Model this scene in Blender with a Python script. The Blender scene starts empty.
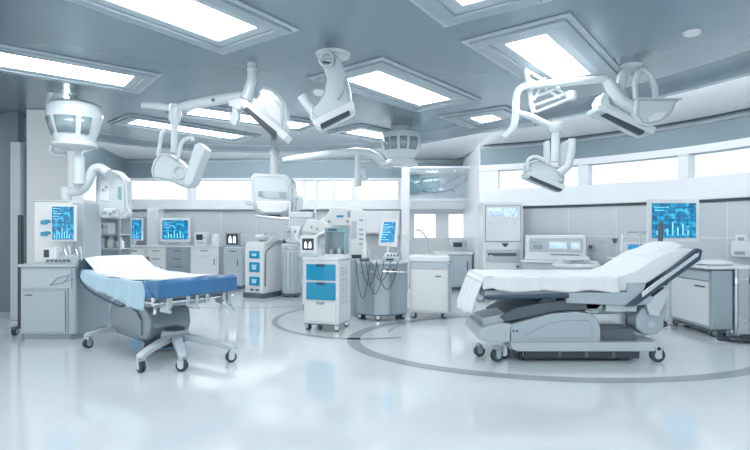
import bpy, bmesh, math
from mathutils import Vector, Matrix
C = bpy.context.scene.collection
PI = math.pi
CAMH, FPX, HOR = 1.45, 500.0, 230.0

# ---------------------------------------------------------------- measuring helpers
def P(px, py, D):
    """point at depth D that the photograph shows at (px, py)"""
    return Vector(((px - 375) / FPX * D, D, CAMH + (HOR - py) / FPX * D))
def F(px, py, z):
    D = (z - CAMH) * FPX / (HOR - py)
    return Vector(((px - 375) / FPX * D, D, z))
def R(d): return math.radians(d)

# ---------------------------------------------------------------- materials
def mat(name, col, rough=.4, metal=0, coat=0, emit=None, es=0, trans=0, bump=None, var=0, spec=None):
    m = bpy.data.materials.new(name); m.use_nodes = True
    nt = m.node_tree; b = nt.nodes['Principled BSDF']
    b.inputs['Base Color'].default_value = (*col, 1)
    b.inputs['Roughness'].default_value = rough
    b.inputs['Metallic'].default_value = metal
    b.inputs['Coat Weight'].default_value = coat
    b.inputs['Coat Roughness'].default_value = .12
    b.inputs['Transmission Weight'].default_value = trans
    if spec is not None: b.inputs['Specular IOR Level'].default_value = spec
    if emit:
        b.inputs['Emission Color'].default_value = (*emit, 1); b.inputs['Emission Strength'].default_value = es
    tc = nt.nodes.new('ShaderNodeTexCoord')
    if var:
        n = nt.nodes.new('ShaderNodeTexNoise'); n.inputs['Scale'].default_value = 1.3; n.inputs['Detail'].default_value = 3
        nt.links.new(tc.outputs['Object'], n.inputs['Vector'])
        mx = nt.nodes.new('ShaderNodeMix'); mx.data_type = 'RGBA'
        nt.links.new(n.outputs['Fac'], mx.inputs[0])
        mx.inputs[6].default_value = (*[c * (1 - var) for c in col], 1); mx.inputs[7].default_value = (*[min(1, c * (1 + var)) for c in col], 1)
        nt.links.new(mx.outputs[2], b.inputs['Base Color'])
    if bump:
        sc, st = bump
        n = nt.nodes.new('ShaderNodeTexNoise'); n.inputs['Scale'].default_value = sc; n.inputs['Detail'].default_value = 4
        nt.links.new(tc.outputs['Object'], n.inputs['Vector'])
        bp = nt.nodes.new('ShaderNodeBump'); bp.inputs['Strength'].default_value = st; bp.inputs['Distance'].default_value = .02
        nt.links.new(n.outputs['Fac'], bp.inputs['Height']); nt.links.new(bp.outputs['Normal'], b.inputs['Normal'])
    return m

M = {}
M['floor'] = mat('floor_vinyl', (.64, .71, .75), .09, 0, .6, var=.05)
M['ring'] = mat('inlay_grey', (.30, .35, .39), .2)
M['ceiling'] = mat('ceiling_satin_metal', (.28, .365, .41), .27, .6, var=.1)
M['cove'] = mat('cove_white', (.78, .82, .85), .35)
M['band'] = mat('band_bluegrey', (.21, .285, .325), .45, .2)
M['wallw'] = mat('wall_white', (.74, .77, .79), .4)
M['frame'] = mat('window_frame_white', (.80, .84, .87), .35)
M['wdark'] = mat('wall_slate', (.15, .185, .22), .4)
M['white'] = mat('white_plastic', (.73, .765, .785), .28, coat=.3)
M['lamp'] = mat('lamp_enamel', (.58, .66, .695), .25, coat=.5)
M['pale'] = mat('pale_grey_plastic', (.47, .55, .60), .35)
M['grey'] = mat('grey_plastic', (.30, .37, .41), .4)
M['steel'] = mat('brushed_steel', (.55, .63, .67), .28, .75)
M['steelp'] = mat('painted_steel', (.38, .46, .51), .3, .35)
M['chrome'] = mat('chrome', (.72, .77, .8), .12, 1)
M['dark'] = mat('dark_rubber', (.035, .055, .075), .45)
M['dgrey'] = mat('dark_grey_vinyl', (.10, .135, .165), .42, bump=(6, .5))
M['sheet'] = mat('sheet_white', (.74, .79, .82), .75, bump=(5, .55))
M['sheetblue'] = mat('sheet_pale_blue', (.42, .62, .72), .7, bump=(5, .6))
M['blue'] = mat('blue_vinyl', (.045, .165, .36), .35, bump=(5, .7), var=.25)
M['navy'] = mat('navy_rail', (.03, .07, .115), .35)
M['cyan'] = mat('cyan_plastic', (.0, .29, .50), .3, coat=.4)
M['teal'] = mat('teal_glass', (.20, .38, .43), .12, 0, .5)
M['lightp'] = mat('light_diffuser', (1, 1, 1), .5, emit=(1, .99, .985), es=7.5)
M['covelight'] = mat('cove_light_strip', (1, 1, 1), .5, emit=(1, .98, .99), es=17.0)
M['lamplit'] = mat('lamp_lit', (1, 1, 1), .5, emit=(.95, 1, 1), es=12)
M['pixel'] = mat('screen_text', (.3, .5, .6), .5, emit=(.10, .45, .65), es=.8)
M['mark'] = mat('panel_mark_pale', (.45, .72, .85), .4)
M['led'] = mat('white_screen_shape', (1, 1, 1), .5, emit=(.9, 1, 1), es=1.0)

def screen_mat(name, dark, mid, hi, strength=1.0, sx=5, sy=8):
    m = bpy.data.materials.new(name); m.use_nodes = True
    nt = m.node_tree; b = nt.nodes['Principled BSDF']; L = nt.links
    tc = nt.nodes.new('ShaderNodeTexCoord'); mp = nt.nodes.new('ShaderNodeMapping')
    mp.inputs['Rotation'].default_value = (R(90), 0, 0)
    L.new(tc.outputs['Generated'], mp.inputs[0])
    sp = nt.nodes.new('ShaderNodeSeparateXYZ'); L.new(tc.outputs['Generated'], sp.inputs[0])
    cb = nt.nodes.new('ShaderNodeCombineXYZ'); L.new(sp.outputs[0], cb.inputs[0]); L.new(sp.outputs[2], cb.inputs[1])
    br = nt.nodes.new('ShaderNodeTexBrick'); br.inputs['Scale'].default_value = 1
    br.inputs['Brick Width'].default_value = 1 / sx; br.inputs['Row Height'].default_value = 1 / sy
    br.inputs['Mortar Size'].default_value = .012
    br.inputs['Color1'].default_value = (*mid, 1); br.inputs['Color2'].default_value = (*dark, 1); br.inputs['Mortar'].default_value = (*dark, 1)
    L.new(cb.outputs[0], br.inputs['Vector'])
    n = nt.nodes.new('ShaderNodeTexNoise'); n.inputs['Scale'].default_value = 7; n.inputs['Detail'].default_value = 5
    L.new(cb.outputs[0], n.inputs['Vector'])
    r = nt.nodes.new('ShaderNodeValToRGB'); r.color_ramp.elements[0].position = .52; r.color_ramp.elements[1].position = .72
    r.color_ramp.elements[0].color = (0, 0, 0, 1); r.color_ramp.elements[1].color = (1, 1, 1, 1)
    L.new(n.outputs['Fac'], r.inputs[0])
    mx = nt.nodes.new('ShaderNodeMix'); mx.data_type = 'RGBA'
    L.new(r.outputs[0], mx.inputs[0]); L.new(br.outputs['Color'], mx.inputs[6]); mx.inputs[7].default_value = (*hi, 1)
    L.new(mx.outputs[2], b.inputs['Emission Color']); b.inputs['Emission Strength'].default_value = strength
    b.inputs['Base Color'].default_value = (.01, .02, .03, 1); b.inputs['Roughness'].default_value = .2
    return m
M['screen'] = screen_mat('screen_blue', (.003, .06, .15), (.004, .22, .42), (.06, .50, .72), 1.0)
M['screen2'] = screen_mat('screen_blue_bright', (.0, .14, .34), (.0, .20, .44), (.15, .5, .7), .9, 3, 10)
M['panel'] = screen_mat('panel_lilac', (.6, .72, .85), (.2, .45, .75), (.8, .7, .85), .8, 6, 3)

def glass_mat():
    m = bpy.data.materials.new('pane_glass'); m.use_nodes = True; nt = m.node_tree
    nt.nodes.remove(nt.nodes['Principled BSDF']); out = nt.nodes['Material Output']
    t = nt.nodes.new('ShaderNodeBsdfTransparent'); t.inputs[0].default_value = (.95, .98, 1, 1)
    g = nt.nodes.new('ShaderNodeBsdfGlossy'); g.inputs['Roughness'].default_value = .03
    fr = nt.nodes.new('ShaderNodeFresnel'); mx = nt.nodes.new('ShaderNodeMixShader')
    mx.inputs[0].default_value = .05; nt.nodes.remove(fr); nt.links.new(t.outputs[0], mx.inputs[1]); nt.links.new(g.outputs[0], mx.inputs[2])
    nt.links.new(mx.outputs[0], out.inputs[0]); return m
M['glass'] = glass_mat()

def tile_mat():
    m = mat('wall_panel_tiles', (.5, .57, .60), .3, 0, .2); nt = m.node_tree; b = nt.nodes['Principled BSDF']
    uv = nt.nodes.new('ShaderNodeUVMap'); br = nt.nodes.new('ShaderNodeTexBrick')
    br.offset = 0; br.inputs['Scale'].default_value = 1; br.inputs['Brick Width'].default_value = .95; br.inputs['Row Height'].default_value = .66
    br.inputs['Mortar Size'].default_value = .006
    br.inputs['Color1'].default_value = (.53, .575, .605, 1); br.inputs['Color2'].default_value = (.59, .635, .665, 1); br.inputs['Mortar'].default_value = (.75, .8, .82, 1)
    nt.links.new(uv.outputs[0], br.inputs['Vector']); nt.links.new(br.outputs['Color'], b.inputs['Base Color']); return m
M['tile'] = tile_mat()

# ---------------------------------------------------------------- mesh builder
class MB:
    def __init__(s): s.bm = bmesh.new()
    def box(s, c, size, rz=0, rot=None, taper=1.0):
        m = Matrix.Translation(Vector(c)) @ (rot.to_4x4() if rot else Matrix.Rotation(rz, 4, 'Z'))
        v = []
        for z in (-.5, .5):
            k = taper if z > 0 else 1
            for x, y in ((-.5, -.5), (.5, -.5), (.5, .5), (-.5, .5)):
                v.append(s.bm.verts.new(m @ Vector((x * size[0] * k, y * size[1] * k, z * size[2]))))
        for f in ((3, 2, 1, 0), (4, 5, 6, 7), (0, 1, 5, 4), (1, 2, 6, 5), (2, 3, 7, 6), (3, 0, 4, 7)):
            s.bm.faces.new([v[i] for i in f])
        return s
    def bx(s, x0, x1, y0, y1, z0, z1):
        return s.box(((x0 + x1) / 2, (y0 + y1) / 2, (z0 + z1) / 2), (abs(x1 - x0), abs(y1 - y0), abs(z1 - z0)))
    def poly(s, pts, t):
        """closed outline extruded by the vector t"""
        t = Vector(t); a = [s.bm.verts.new(Vector(p)) for p in pts]; b = [s.bm.verts.new(Vector(p) + t) for p in pts]
        s.bm.faces.new(a); s.bm.faces.new(b[::-1]); n = len(a)
        for i in range(n): s.bm.faces.new([a[(i + 1) % n], a[i], b[i], b[(i + 1) % n]])
        return s
    def side(s, pts, y0, y1):          # outline in x,z extruded in y
        return s.poly([(x, y0, z) for x, z in pts], (0, y1 - y0, 0))
    def plan(s, pts, z0, z1):          # outline in x,y extruded in z
        return s.poly([(x, y, z0) for x, y in pts], (0, 0, z1 - z0))
    def img(s, pts, t):                # outline measured in the photo, (px, py, D), given real thickness
        if len(pts) > 6: s.seam = pts
        return s.poly([P(*p) for p in pts], (0, t, 0))
    def tube(s, pts, r, n=10, close=False):
        pts = [Vector(p) for p in pts]; k = len(pts)
        rr = r if isinstance(r, (list, tuple)) else [r] * k
        rings = []; up = None
        for i, p in enumerate(pts):
            if close: d = pts[(i + 1) % k] - pts[i - 1]
            else: d = pts[min(i + 1, k - 1)] - pts[max(i - 1, 0)]
            d.normalize()
            if up is None:
                up = Vector((0, 0, 1)) if abs(d.z) < .9 else Vector((1, 0, 0))
            a = d.cross(up).normalized(); up = a.cross(d).normalized()
            rings.append([s.bm.verts.new(p + (a * math.cos(2 * PI * j / n) + up * math.sin(2 * PI * j / n)) * rr[i]) for j in range(n)])
        for i in range(k if close else k - 1):
            A, B = rings[i], rings[(i + 1) % k]
            for j in range(n): s.bm.faces.new([A[j], A[(j + 1) % n], B[(j + 1) % n], B[j]])
        if not close: s.bm.faces.new(rings[0][::-1]); s.bm.faces.new(rings[-1])
        return s
    def bend(s, pts, r, n=10, rad=.08):
        """tube with rounded corners"""
        pts = [Vector(p) for p in pts]; out = [pts[0]]
        for i in range(1, len(pts) - 1):
            a, b, c = pts[i - 1], pts[i], pts[i + 1]
            ra = min(rad, (a - b).length * .45, (c - b).length * .45)
            p0 = b + (a - b).normalized() * ra; p1 = b + (c - b).normalized() * ra
            for t in (0, .25, .5, .75, 1): out.append(p0 * (1 - t) ** 2 + b * 2 * t * (1 - t) + p1 * t * t)
        out.append(pts[-1]); return s.tube(out, r, n)
    def cyl(s, p0, p1, r0, r1=None, n=18): return s.tube([p0, p1], [r0, r0 if r1 is None else r1], n)
    def lathe(s, c, prof, n=28, a0=0, a1=2 * PI, rot=None):
        c = Vector(c); full = abs(a1 - a0 - 2 * PI) < 1e-6; k = n if full else n + 1
        rings = []
        for r, z in prof:
            ring = []
            for j in range(k):
                a = a0 + (a1 - a0) * j / n; v = Vector((r * math.cos(a), r * math.sin(a), z))
                if rot: v = rot @ v
                ring.append(s.bm.verts.new(c + v))
            rings.append(ring)
        for A, B in zip(rings, rings[1:]):
            for j in range(n): s.bm.faces.new([A[j], A[(j + 1) % k], B[(j + 1) % k], B[j]])
        if full: s.bm.faces.new(rings[0][::-1]); s.bm.faces.new(rings[-1])
        return s
    def torus(s, c, R_, r, n=20, m=8, axis='Y', sq=1.0):
        c = Vector(c); pts = []
        for i in range(n):
            a = 2 * PI * i / n; u, v = R_ * math.cos(a), R_ * math.sin(a) * sq
            pts.append(c + Vector({'Y': (u, 0, v), 'Z': (u, v, 0), 'X': (0, u, v)}[axis]))
        return s.tube(pts, r, m, True)
    def grid(s, nx, ny, f, thick=0):
        v = [[s.bm.verts.new(Vector(f(i / nx, j / ny))) for i in range(nx + 1)] for j in range(ny + 1)]
        for j in range(ny):
            for i in range(nx): s.bm.faces.new([v[j][i], v[j][i + 1], v[j + 1][i + 1], v[j + 1][i]])
        return s
    def build(s, name, m, parent=None, bevel=0, world=False, label=None, seg=2, solid=0, subsurf=0, flat=False):
        bm = s.bm
        if world and parent is not None:
            inv = Matrix.Identity(4); p = parent
            chain = []
            while p is not None: chain.append(p); p = p.parent
            w = Matrix.Identity(4)
            for q in chain[::-1]: w = w @ q.matrix_basis
            bm.transform(w.inverted())
        bmesh.ops.recalc_face_normals(bm, faces=bm.faces)
        me = bpy.data.meshes.new(name); bm.to_mesh(me); bm.free()
        if not flat:
            for f in me.polygons: f.use_smooth = True
            me.set_sharp_from_angle(angle=R(38))
        me.materials.append(M[m] if isinstance(m, str) else m)
        o = bpy.data.objects.new(name, me); C.objects.link(o)
        if parent is not None: o.parent = parent
        if solid:
            so = o.modifiers.new('solid', 'SOLIDIFY'); so.thickness = solid; so.offset = 0
        if subsurf:
            ss = o.modifiers.new('sub', 'SUBSURF'); ss.levels = ss.render_levels = subsurf
        if bevel:
            b = o.modifiers.new('bevel', 'BEVEL'); b.width = bevel; b.segments = seg; b.limit_method = 'ANGLE'; b.angle_limit = R(40); b.harden_normals = True
        if label: o['label'] = label
        if name in SEAMED and parent is not None and getattr(s, 'seam', None):      # panel joint running round the front of a lamp head
            q = [P(*p) for p in s.seam]; cc = sum(q, Vector()) / len(q)
            q = [p.lerp(cc, .16) + Vector((0, -.002, 0)) for p in q]
            MB().tube(q, .0045, 6, True).build('panel_joint', 'grey', parent, world=True)
        return o
SEAMED = {'small_head', 'winged_head', 'tower_head', 'main_head', 'scoop', 'housing', 'small_head_wing', 'control_head'}

def thing(name, label, cat, loc=(0, 0, 0), rz=0, group=None):
    o = bpy.data.objects.new(name, None); C.objects.link(o); o.empty_display_size = .1
    o.location = loc; o.rotation_euler = (0, 0, rz); o['label'] = label; o['category'] = cat
    if group: o['group'] = group
    return o
def tag(o, label, cat, group=None):
    o['label'] = label; o['category'] = cat
    if group: o['group'] = group
    return o
def struct(o): o['kind'] = 'structure'; return o
def copy_thing(t, loc, rz, label):
    r = t.copy(); C.objects.link(r); r.location = loc; r.rotation_euler = (0, 0, rz); r['label'] = label
    for ch in list(t.children):
        c = ch.copy(); C.objects.link(c); c.parent = r
        for g in ch.children:
            d = g.copy(); C.objects.link(d); d.parent = c
    return r

# ---------------------------------------------------------------- camera, world
cam = bpy.data.cameras.new('camera'); cam.sensor_width = 36; cam.lens = 36 * FPX / 750
cam.shift_y = (HOR - 225) / 750
co = bpy.data.objects.new('camera', cam); C.objects.link(co); co.location = (0, 0, CAMH); co.rotation_euler = (R(90), 0, 0)
bpy.context.scene.camera = co
w = bpy.data.worlds.new('daylight'); bpy.context.scene.world = w; w.use_nodes = True
w.node_tree.nodes['Background'].inputs[0].default_value = (.95, .975, 1, 1)
w.node_tree.nodes['Background'].inputs[1].default_value = .85
vs = bpy.context.scene.view_settings
vs.view_transform = 'Standard'; vs.look = 'None'; vs.gamma = 1; vs.use_curve_mapping = False; vs.exposure = 0.8

# ================================================================ ROOM SHELL
def catmull(pts, k=6):
    pts = [Vector(p) for p in pts]; out = []
    for i in range(len(pts) - 1):
        p0 = pts[max(i - 1, 0)]; p1 = pts[i]; p2 = pts[i + 1]; p3 = pts[min(i + 2, len(pts) - 1)]
        for j in range(k):
            t = j / k
            out.append(.5 * ((2 * p1) + (p2 - p0) * t + (2 * p0 - 5 * p1 + 4 * p2 - p3) * t * t + (3 * p1 - p0 - 3 * p2 + p3) * t ** 3))
    out.append(pts[-1]); return out
def resample(path, n):
    d = [0]
    for a, b in zip(path, path[1:]): d.append(d[-1] + (b - a).length)
    out = []
    for i in range(n + 1):
        t = d[-1] * i / n; k = 0
        while k < len(d) - 2 and d[k + 1] < t: k += 1
        u = (t - d[k]) / max(1e-9, d[k + 1] - d[k]); out.append(path[k].lerp(path[k + 1], u))
    return out
RW = catmull([(2.4, 11.4), (3.53, 10.85), (4.5, 10.05), (5.42, 9.0), (5.97, 7.9), (6.3, 6.5), (6.45, 4.5), (6.5, 2), (6.5, -1.5)], 8)
def sweep(name, path, z0, z1, o0, o1, m, bevel=0):
    """a curved slab standing on the path; o0..o1 = offsets towards the outside of the room"""
    bm = bmesh.new(); uvl = bm.loops.layers.uv.new('UVMap'); rings = []; s = 0; ss = []
    for i, p in enumerate(path):
        d = (path[min(i + 1, len(path) - 1)] - path[max(i - 1, 0)]).normalized(); n = Vector((-d.y, d.x))   # left of travel
        if i: s += (p - path[i - 1]).length
        ss.append(s)
        rings.append([bm.verts.new((*(p + n * o), z)) for o, z in ((o0, z0), (o0, z1), (o1, z1), (o1, z0))])
    def face(vs_, uvs):
        f = bm.faces.new(vs_)
        for l, uv in zip(f.loops, uvs): l[uvl].uv = uv
    for i in range(len(path) - 1):
        for j in range(4):
            k = (j + 1) % 4; A, B = rings[i], rings[i + 1]
            zz = (z0, z1, z1, z0)
            face([A[j], B[j], B[k], A[k]], [(ss[i], zz[j]), (ss[i + 1], zz[j]), (ss[i + 1], zz[k]), (ss[i], zz[k])])
    face(rings[0][::-1], [(0, 0)] * 4); face(rings[-1], [(0, 0)] * 4)
    mb = MB(); mb.bm.free(); mb.bm = bm
    return mb.build(name, m, bevel=bevel)
def ray_s(px):
    """sub-path of RW up to the ray px"""
    k = (px - 375) / FPX
    for a, b in zip(RW, RW[1:]):
        fa, fb = a.x - k * a.y, b.x - k * b.y
        if fa <= 0 <= fb: return RW.index(a), a.lerp(b, -fa / (fb - fa))
def rpath(px0, px1):
    if px0 is None: i0, p0 = 0, RW[0]
    else: i0, p0 = ray_s(px0)
    if px1 is None: i1, p1 = len(RW) - 2, RW[-1]
    else: i1, p1 = ray_s(px1)
    return [p0] + [q for q in RW[i0 + 1:i1 + 1] if (q - p0).length > .02 and (q - p1).length > .02] + [p1]

struct(MB().bx(-11, 9, -2.2, 15, -.1, 0).build('floor', 'floor'))
# inner edge of the main ceiling
INNER = catmull([(-6.6, 6.5), (-6.3, 9.2), (-5.2, 11.2), (-3.4, 11.9), (-1.2, 11.9), (.4, 11.3), (1.7, 9.9), (2.6, 8.9), (3.4, 7.9), (4.05, 6.9), (4.6, 5.6), (5.0, 4), (5.2, 2), (5.2, -2.2)], 6)
ZC = 3.40
m = MB(); pts = [(p.x, p.y) for p in INNER] + [(-11, -2.2), (-11, 6.5)]
m.plan(pts, ZC, ZC + .06); bmesh.ops.triangulate(m.bm, faces=[f for f in m.bm.faces if len(f.verts) > 4])
struct(m.build('ceiling', 'ceiling', flat=True))
# rolled lip along the edge and the white cove outside it
OUT = [Vector((-6.9, 6.5)), Vector((-6.9, 13.7)), Vector((2.3, 13.7))] + [Vector(p) for p in RW]
OUT = [OUT[0], Vector((-6.9, 10)), OUT[1], Vector((-3, 13.7)), OUT[2]] + OUT[3:]
N = 90
ip = resample(INNER, N); op = resample(OUT, N)
def nearest_out(p, n):
    return p
nrm = []
for i, p in enumerate(ip):
    d = (ip[min(i + 1, N)] - ip[max(i - 1, 0)]).normalized(); nrm.append(Vector((-d.y, d.x)))
def strip(name, prof, mt):
    """prof: list of (offset, z); offset beyond 10 means the wall line"""
    m = MB(); rows = []
    for off, z in prof:
        rows.append([m.bm.verts.new((*(p + n * off), z)) if off < 10 else None for p, n in zip(ip, nrm)])
    for A, B in zip(rows, rows[1:]):
        for i in range(N): m.bm.faces.new([A[i], A[i + 1], B[i + 1], B[i]])
    return struct(m.build(name, mt))
strip('trim_1', [(-.55, 3.398), (-.4, 3.385), (-.25, 3.35), (-.12, 3.315), (0, 3.30), (.05, 3.31), (.08, 3.36), (.08, 3.58)], 'ceiling')
strip('trim_8', [(.10, 3.37), (.12, 3.37), (.12, 3.43), (.10, 3.43)], 'covelight')
m = MB(); rows = []
for t, z in ((0, 3.56), (.1, 3.56), (.25, 3.53), (.45, 3.48), (.65, 3.42), (.8, 3.38), (.88, 3.36), (.93, 3.36)):
    rows.append([m.bm.verts.new((*((ip[i] + nrm[i] * .07).lerp(op[i], t)), z)) for i in range(N + 1)])
for A, B in zip(rows, rows[1:]):
    for i in range(N): m.bm.faces.new([A[i], A[i + 1], B[i + 1], B[i]])
struct(m.build('trim_2', 'cove'))
struct(MB().bx(-11, 9, -2.2, 15, 3.62, 3.7).build('ceiling_slab', 'cove'))

# ---- back wall (y = 13.5), built between its windows
XB = lambda px: (px - 375) * .027
YB = 13.5; WZ0, WZ1 = 2.26, 2.80
struct(sweep('wall_back', [Vector((-7, YB)), Vector((-2, YB)), Vector((.95, YB))], 0, 2.0, 0, .25, 'tile'))
backwins = [(128, 187), (193, 288), (292, 302), (305, 315), (318, 332), (335, 352), (357, 398)]
xs = [-7] + [XB(v) for wn in backwins for v in wn] + [2.75]
for i in range(0, len(xs), 2):
    struct(MB().bx(xs[i], xs[i + 1], YB, YB + .25, WZ0, WZ1).build('wall_back_pier', 'frame'))
struct(MB().bx(-7, 2.75, YB - .12, YB + .25, 2.0, WZ0).build('trim_3', 'frame', bevel=.01))
struct(MB().bx(-7, 2.75, YB, YB + .25, WZ1, 3.62).build('wall_back_upper', 'band'))
struct(MB().bx(-6.7, 2.6, YB - .04, YB, WZ1, WZ1 + .05).build('trim_4', 'frame'))
for i, (a, b) in enumerate(backwins):
    fr = struct(MB().bx(XB(a), XB(b), YB + .02, YB + .05, WZ0, WZ0 + .02).bx(XB(a), XB(b), YB + .02, YB + .05, WZ1 - .02, WZ1).build('window_%d' % (i + 1), 'frame'))
    MB().bx(XB(a), XB(b), YB + .10, YB + .115, WZ0, WZ1).build('pane', 'glass', fr)
# low bright openings in the back right bay
struct(MB().bx(.95, 2.75, YB, YB + .25, 0, 1.20).build('wall_back_lower', 'wallw'))
struct(MB().bx(.95, 2.75, YB, YB + .25, 1.92, 2.0).bx(.95, 1.02, YB, YB + .25, 1.2, 1.92).bx(1.68, 1.95, YB, YB + .25, 1.2, 1.92).bx(2.62, 2.75, YB, YB + .25, 1.2, 1.92).build('wall_back_mullion', 'frame'))
for i, (a, b) in enumerate(((1.02, 1.68), (1.95, 2.62))):
    fr = struct(MB().bx(a, b, YB, YB + .06, 1.2, 1.24).bx(a, b, YB, YB + .06, 1.88, 1.92).bx(a, a + .04, YB, YB + .06, 1.2, 1.92).bx(b - .04, b, YB, YB + .06, 1.2, 1.92).build('window_%d' % (8 + i), 'frame'))
    MB().bx(a, b, YB + .1, YB + .115, 1.2, 1.92).build('pane', 'glass', fr)
# ---- right wall: end face and the curve
struct(MB().bx(2.38, 2.6, 11.42, 13.5, 0, 3.62).build('wall_right_return', 'frame', bevel=.01))
struct(sweep('wall_right', rpath(None, None), 0, 1.97, 0, .25, 'tile'))
struct(sweep('trim_5', rpath(None, None), 1.97, 2.35, -.1, .25, 'frame', .012))
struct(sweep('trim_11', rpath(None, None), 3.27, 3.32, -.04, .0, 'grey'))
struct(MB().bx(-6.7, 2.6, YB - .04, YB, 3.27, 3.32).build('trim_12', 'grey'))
struct(sweep('ledge_shade', rpath(None, None), 1.92, 1.97, -.02, .1, 'dgrey', .004))  # added dark strip, stands in for the shadow line under the ledge
struct(MB().bx(-7, .95, YB - .02, YB, 1.955, 2.0).build('back_ledge_shade', 'grey'))  # same painted shadow line below the back ledge
struct(sweep('wall_right_upper', rpath(None, None), 2.79, 3.62, 0, .25, 'band'))
struct(sweep('trim_6', rpath(None, None), 2.79, 2.92, -.03, .0, 'frame'))
rw = [(498, 578), (588, 678), (688, 790), (802, 1000), (1020, 1500)]
edges = [None] + [v for q in rw for v in q] + [None]
for i in range(0, len(edges), 2):
    struct(sweep('wall_right_pier', rpath(edges[i], edges[i + 1]), 2.35, 2.79, 0, .25, 'frame'))
for i, (a, b) in enumerate(rw):
    fr = struct(sweep('window_%d' % (10 + i), rpath(a, b), 2.35, 2.37, .0, .05, 'frame'))
    pn = sweep('pane', rpath(a, b), 2.35, 2.79, .12, .135, 'glass'); pn.parent = fr
# ---- left side
struct(sweep('wall_left', [Vector((-5.98, 8.4)), Vector((-6.75, 13.6))], 0, 2.1, 0, .25, 'wallw'))
struct(sweep('wall_left_upper', [Vector((-5.98, 8.4)), Vector((-6.75, 13.6))], 2.75, 3.62, 0, .25, 'band'))
struct(sweep('wall_left_pier', [Vector((-5.98, 8.4)), Vector((-6.4, 10.9))], 2.1, 2.75, 0, .25, 'frame'))
struct(sweep('wall_left_pier', [Vector((-6.7, 13.1)), Vector((-6.75, 13.6))], 2.1, 2.75, 0, .25, 'frame'))
lw = struct(sweep('window_15', [Vector((-6.4, 10.9)), Vector((-6.7, 13.1))], 2.1, 2.13, -.02, .1, 'frame'))
pn = sweep('pane', [Vector((-6.4, 10.9)), Vector((-6.7, 13.1))], 2.1, 2.75, .12, .135, 'glass'); pn.parent = lw
struct(MB().bx(-11, -5.88, 8.24, 8.4, 0, 3.4).build('wall_front_left', 'wdark', bevel=.01))
struct(MB().bx(-11, -5.88, 8.22, 8.24, 0, .1).build('baseboard_left', 'grey'))
struct(MB().bx(-5.62, -4.95, 8.05, 8.5, 0, 3.4).build('column', 'wallw', bevel=.02))
struct(MB().bx(-5.84, -5.68, 8.0, 8.3, 0, 2.86).build('trim_7', 'pale', bevel=.01))
# white pier that stands before the back wall
struct(MB().bx(XB(147) * .97, XB(158) * .97, 13.08, 13.5, 0, 2.0).build('wall_back_column', 'frame', bevel=.01))
# ---- floor inlays: grey bands let into the vinyl
def ring(cx, cy, rx, ry, w_, a0, a1, name, n=90):
    m = MB(); A = []
    for i in range(n + 1):
        a = R(a0 + (a1 - a0) * i / n)
        A.append([m.bm.verts.new((cx + (rx + d) * math.cos(a), cy + (ry + d) * math.sin(a), .002)) for d in (0, w_)])
    for a, b in zip(A, A[1:]): m.bm.faces.new([a[0], b[0], b[1], a[1]])
    return struct(m.build(name, 'ring', flat=True))
ring(2.35, 6.62, 2.55, 1.72, .17, 0, 360, 'floor_inlay')
ring(2.38, 6.85, 2.2, 1.75, .03, 40, 172, 'floor_inlay')
ring(-.15, 8.2, 1.42, 1.5, .09, 62, 290, 'floor_inlay')
ring(-2.6, 10.3, 2.2, .95, .07, -110, -20, 'floor_inlay')

# ================================================================ CEILING LIGHTS
def ceil_light(corners, label, pad=.11, mt='lightp'):
    """corners of the lit panel, on the ceiling, in order"""
    pts = [F(x, y, ZC) for x, y in corners]
    c = sum(pts, Vector()) / 4
    # a true rectangle through the measured corners
    u = ((pts[1] - pts[0]) + (pts[2] - pts[3])); L_ = u.length / 2; u.normalize()
    v = Vector((-u.y, u.x, 0)); W_ = abs(((pts[3] - pts[0]) + (pts[2] - pts[1])).dot(v)) / 2
    ang = math.atan2(u.y, u.x)
    t = thing('ceiling_light', label, 'ceiling light', (c.x, c.y, ZC), ang, 'recessed ceiling light panels')
    def rim(a, b, z0, z1, nm, mt_):
        m = MB()
        for sx in (-1, 1):
            m.bx(sx * (L_ / 2 + a), sx * (L_ / 2 + b), -(W_ / 2 + b), W_ / 2 + b, z0, z1)
            m.bx(-(L_ / 2 + a), L_ / 2 + a, sx * (W_ / 2 + a), sx * (W_ / 2 + b), z0, z1)
        return m.build(nm, mt_, t, bevel=.006)
    rim(0, pad, -.022, 0, 'inner_frame', 'pale'); rim(pad, pad * 2.1, -.045, 0, 'outer_frame', 'steelp')
    rim(pad * 2.1, pad * 2.6, -.02, 0, 'flange', 'pale')
    MB().bx(-L_ / 2, L_ / 2, -W_ / 2, W_ / 2, -.014, -.001).build('diffuser', mt, t)
    return t
ceil_light([(60, -18), (223, 40), (252, 25), (140, -26)], 'long recessed ceiling light panel, the highest and nearest on the left')
ceil_light([(-20, 62), (123, 84), (135, 76), (-8, 48)], 'long recessed ceiling light panel above the white column and drum lamp', .1)
ceil_light([(507, 42), (553, 78), (593, 73), (544, 33)], 'wide recessed ceiling light panel behind the right double-arm surgical lamp', .13)
ceil_light([(350, 78), (415, 104), (455, 98), (373, 70)], 'recessed ceiling light panel in the middle, beside the boxy tower lamp', .13)
ceil_light([(130, 122), (235, 139), (241, 134), (136, 119)], 'narrow recessed ceiling light furthest left, above the loop-handled lamp', .1)
ceil_light([(186, 112), (300, 129), (306, 122), (196, 108)], 'recessed ceiling light panel seen behind the big winged lamp head', .1)
ceil_light([(474, 118), (493, 127), (511, 122), (488, 113)], 'small recessed ceiling light to the left of the double-arm lamp', .16)
ceil_light([(345, 131), (385, 139), (403, 136), (362, 129)], 'small recessed ceiling light directly above the slotted drum lamp', .12)
ceil_light([(440, -20), (462, 5), (500, -8), (475, -30)], 'recessed ceiling light cut by the top edge of the view', .13)
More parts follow.
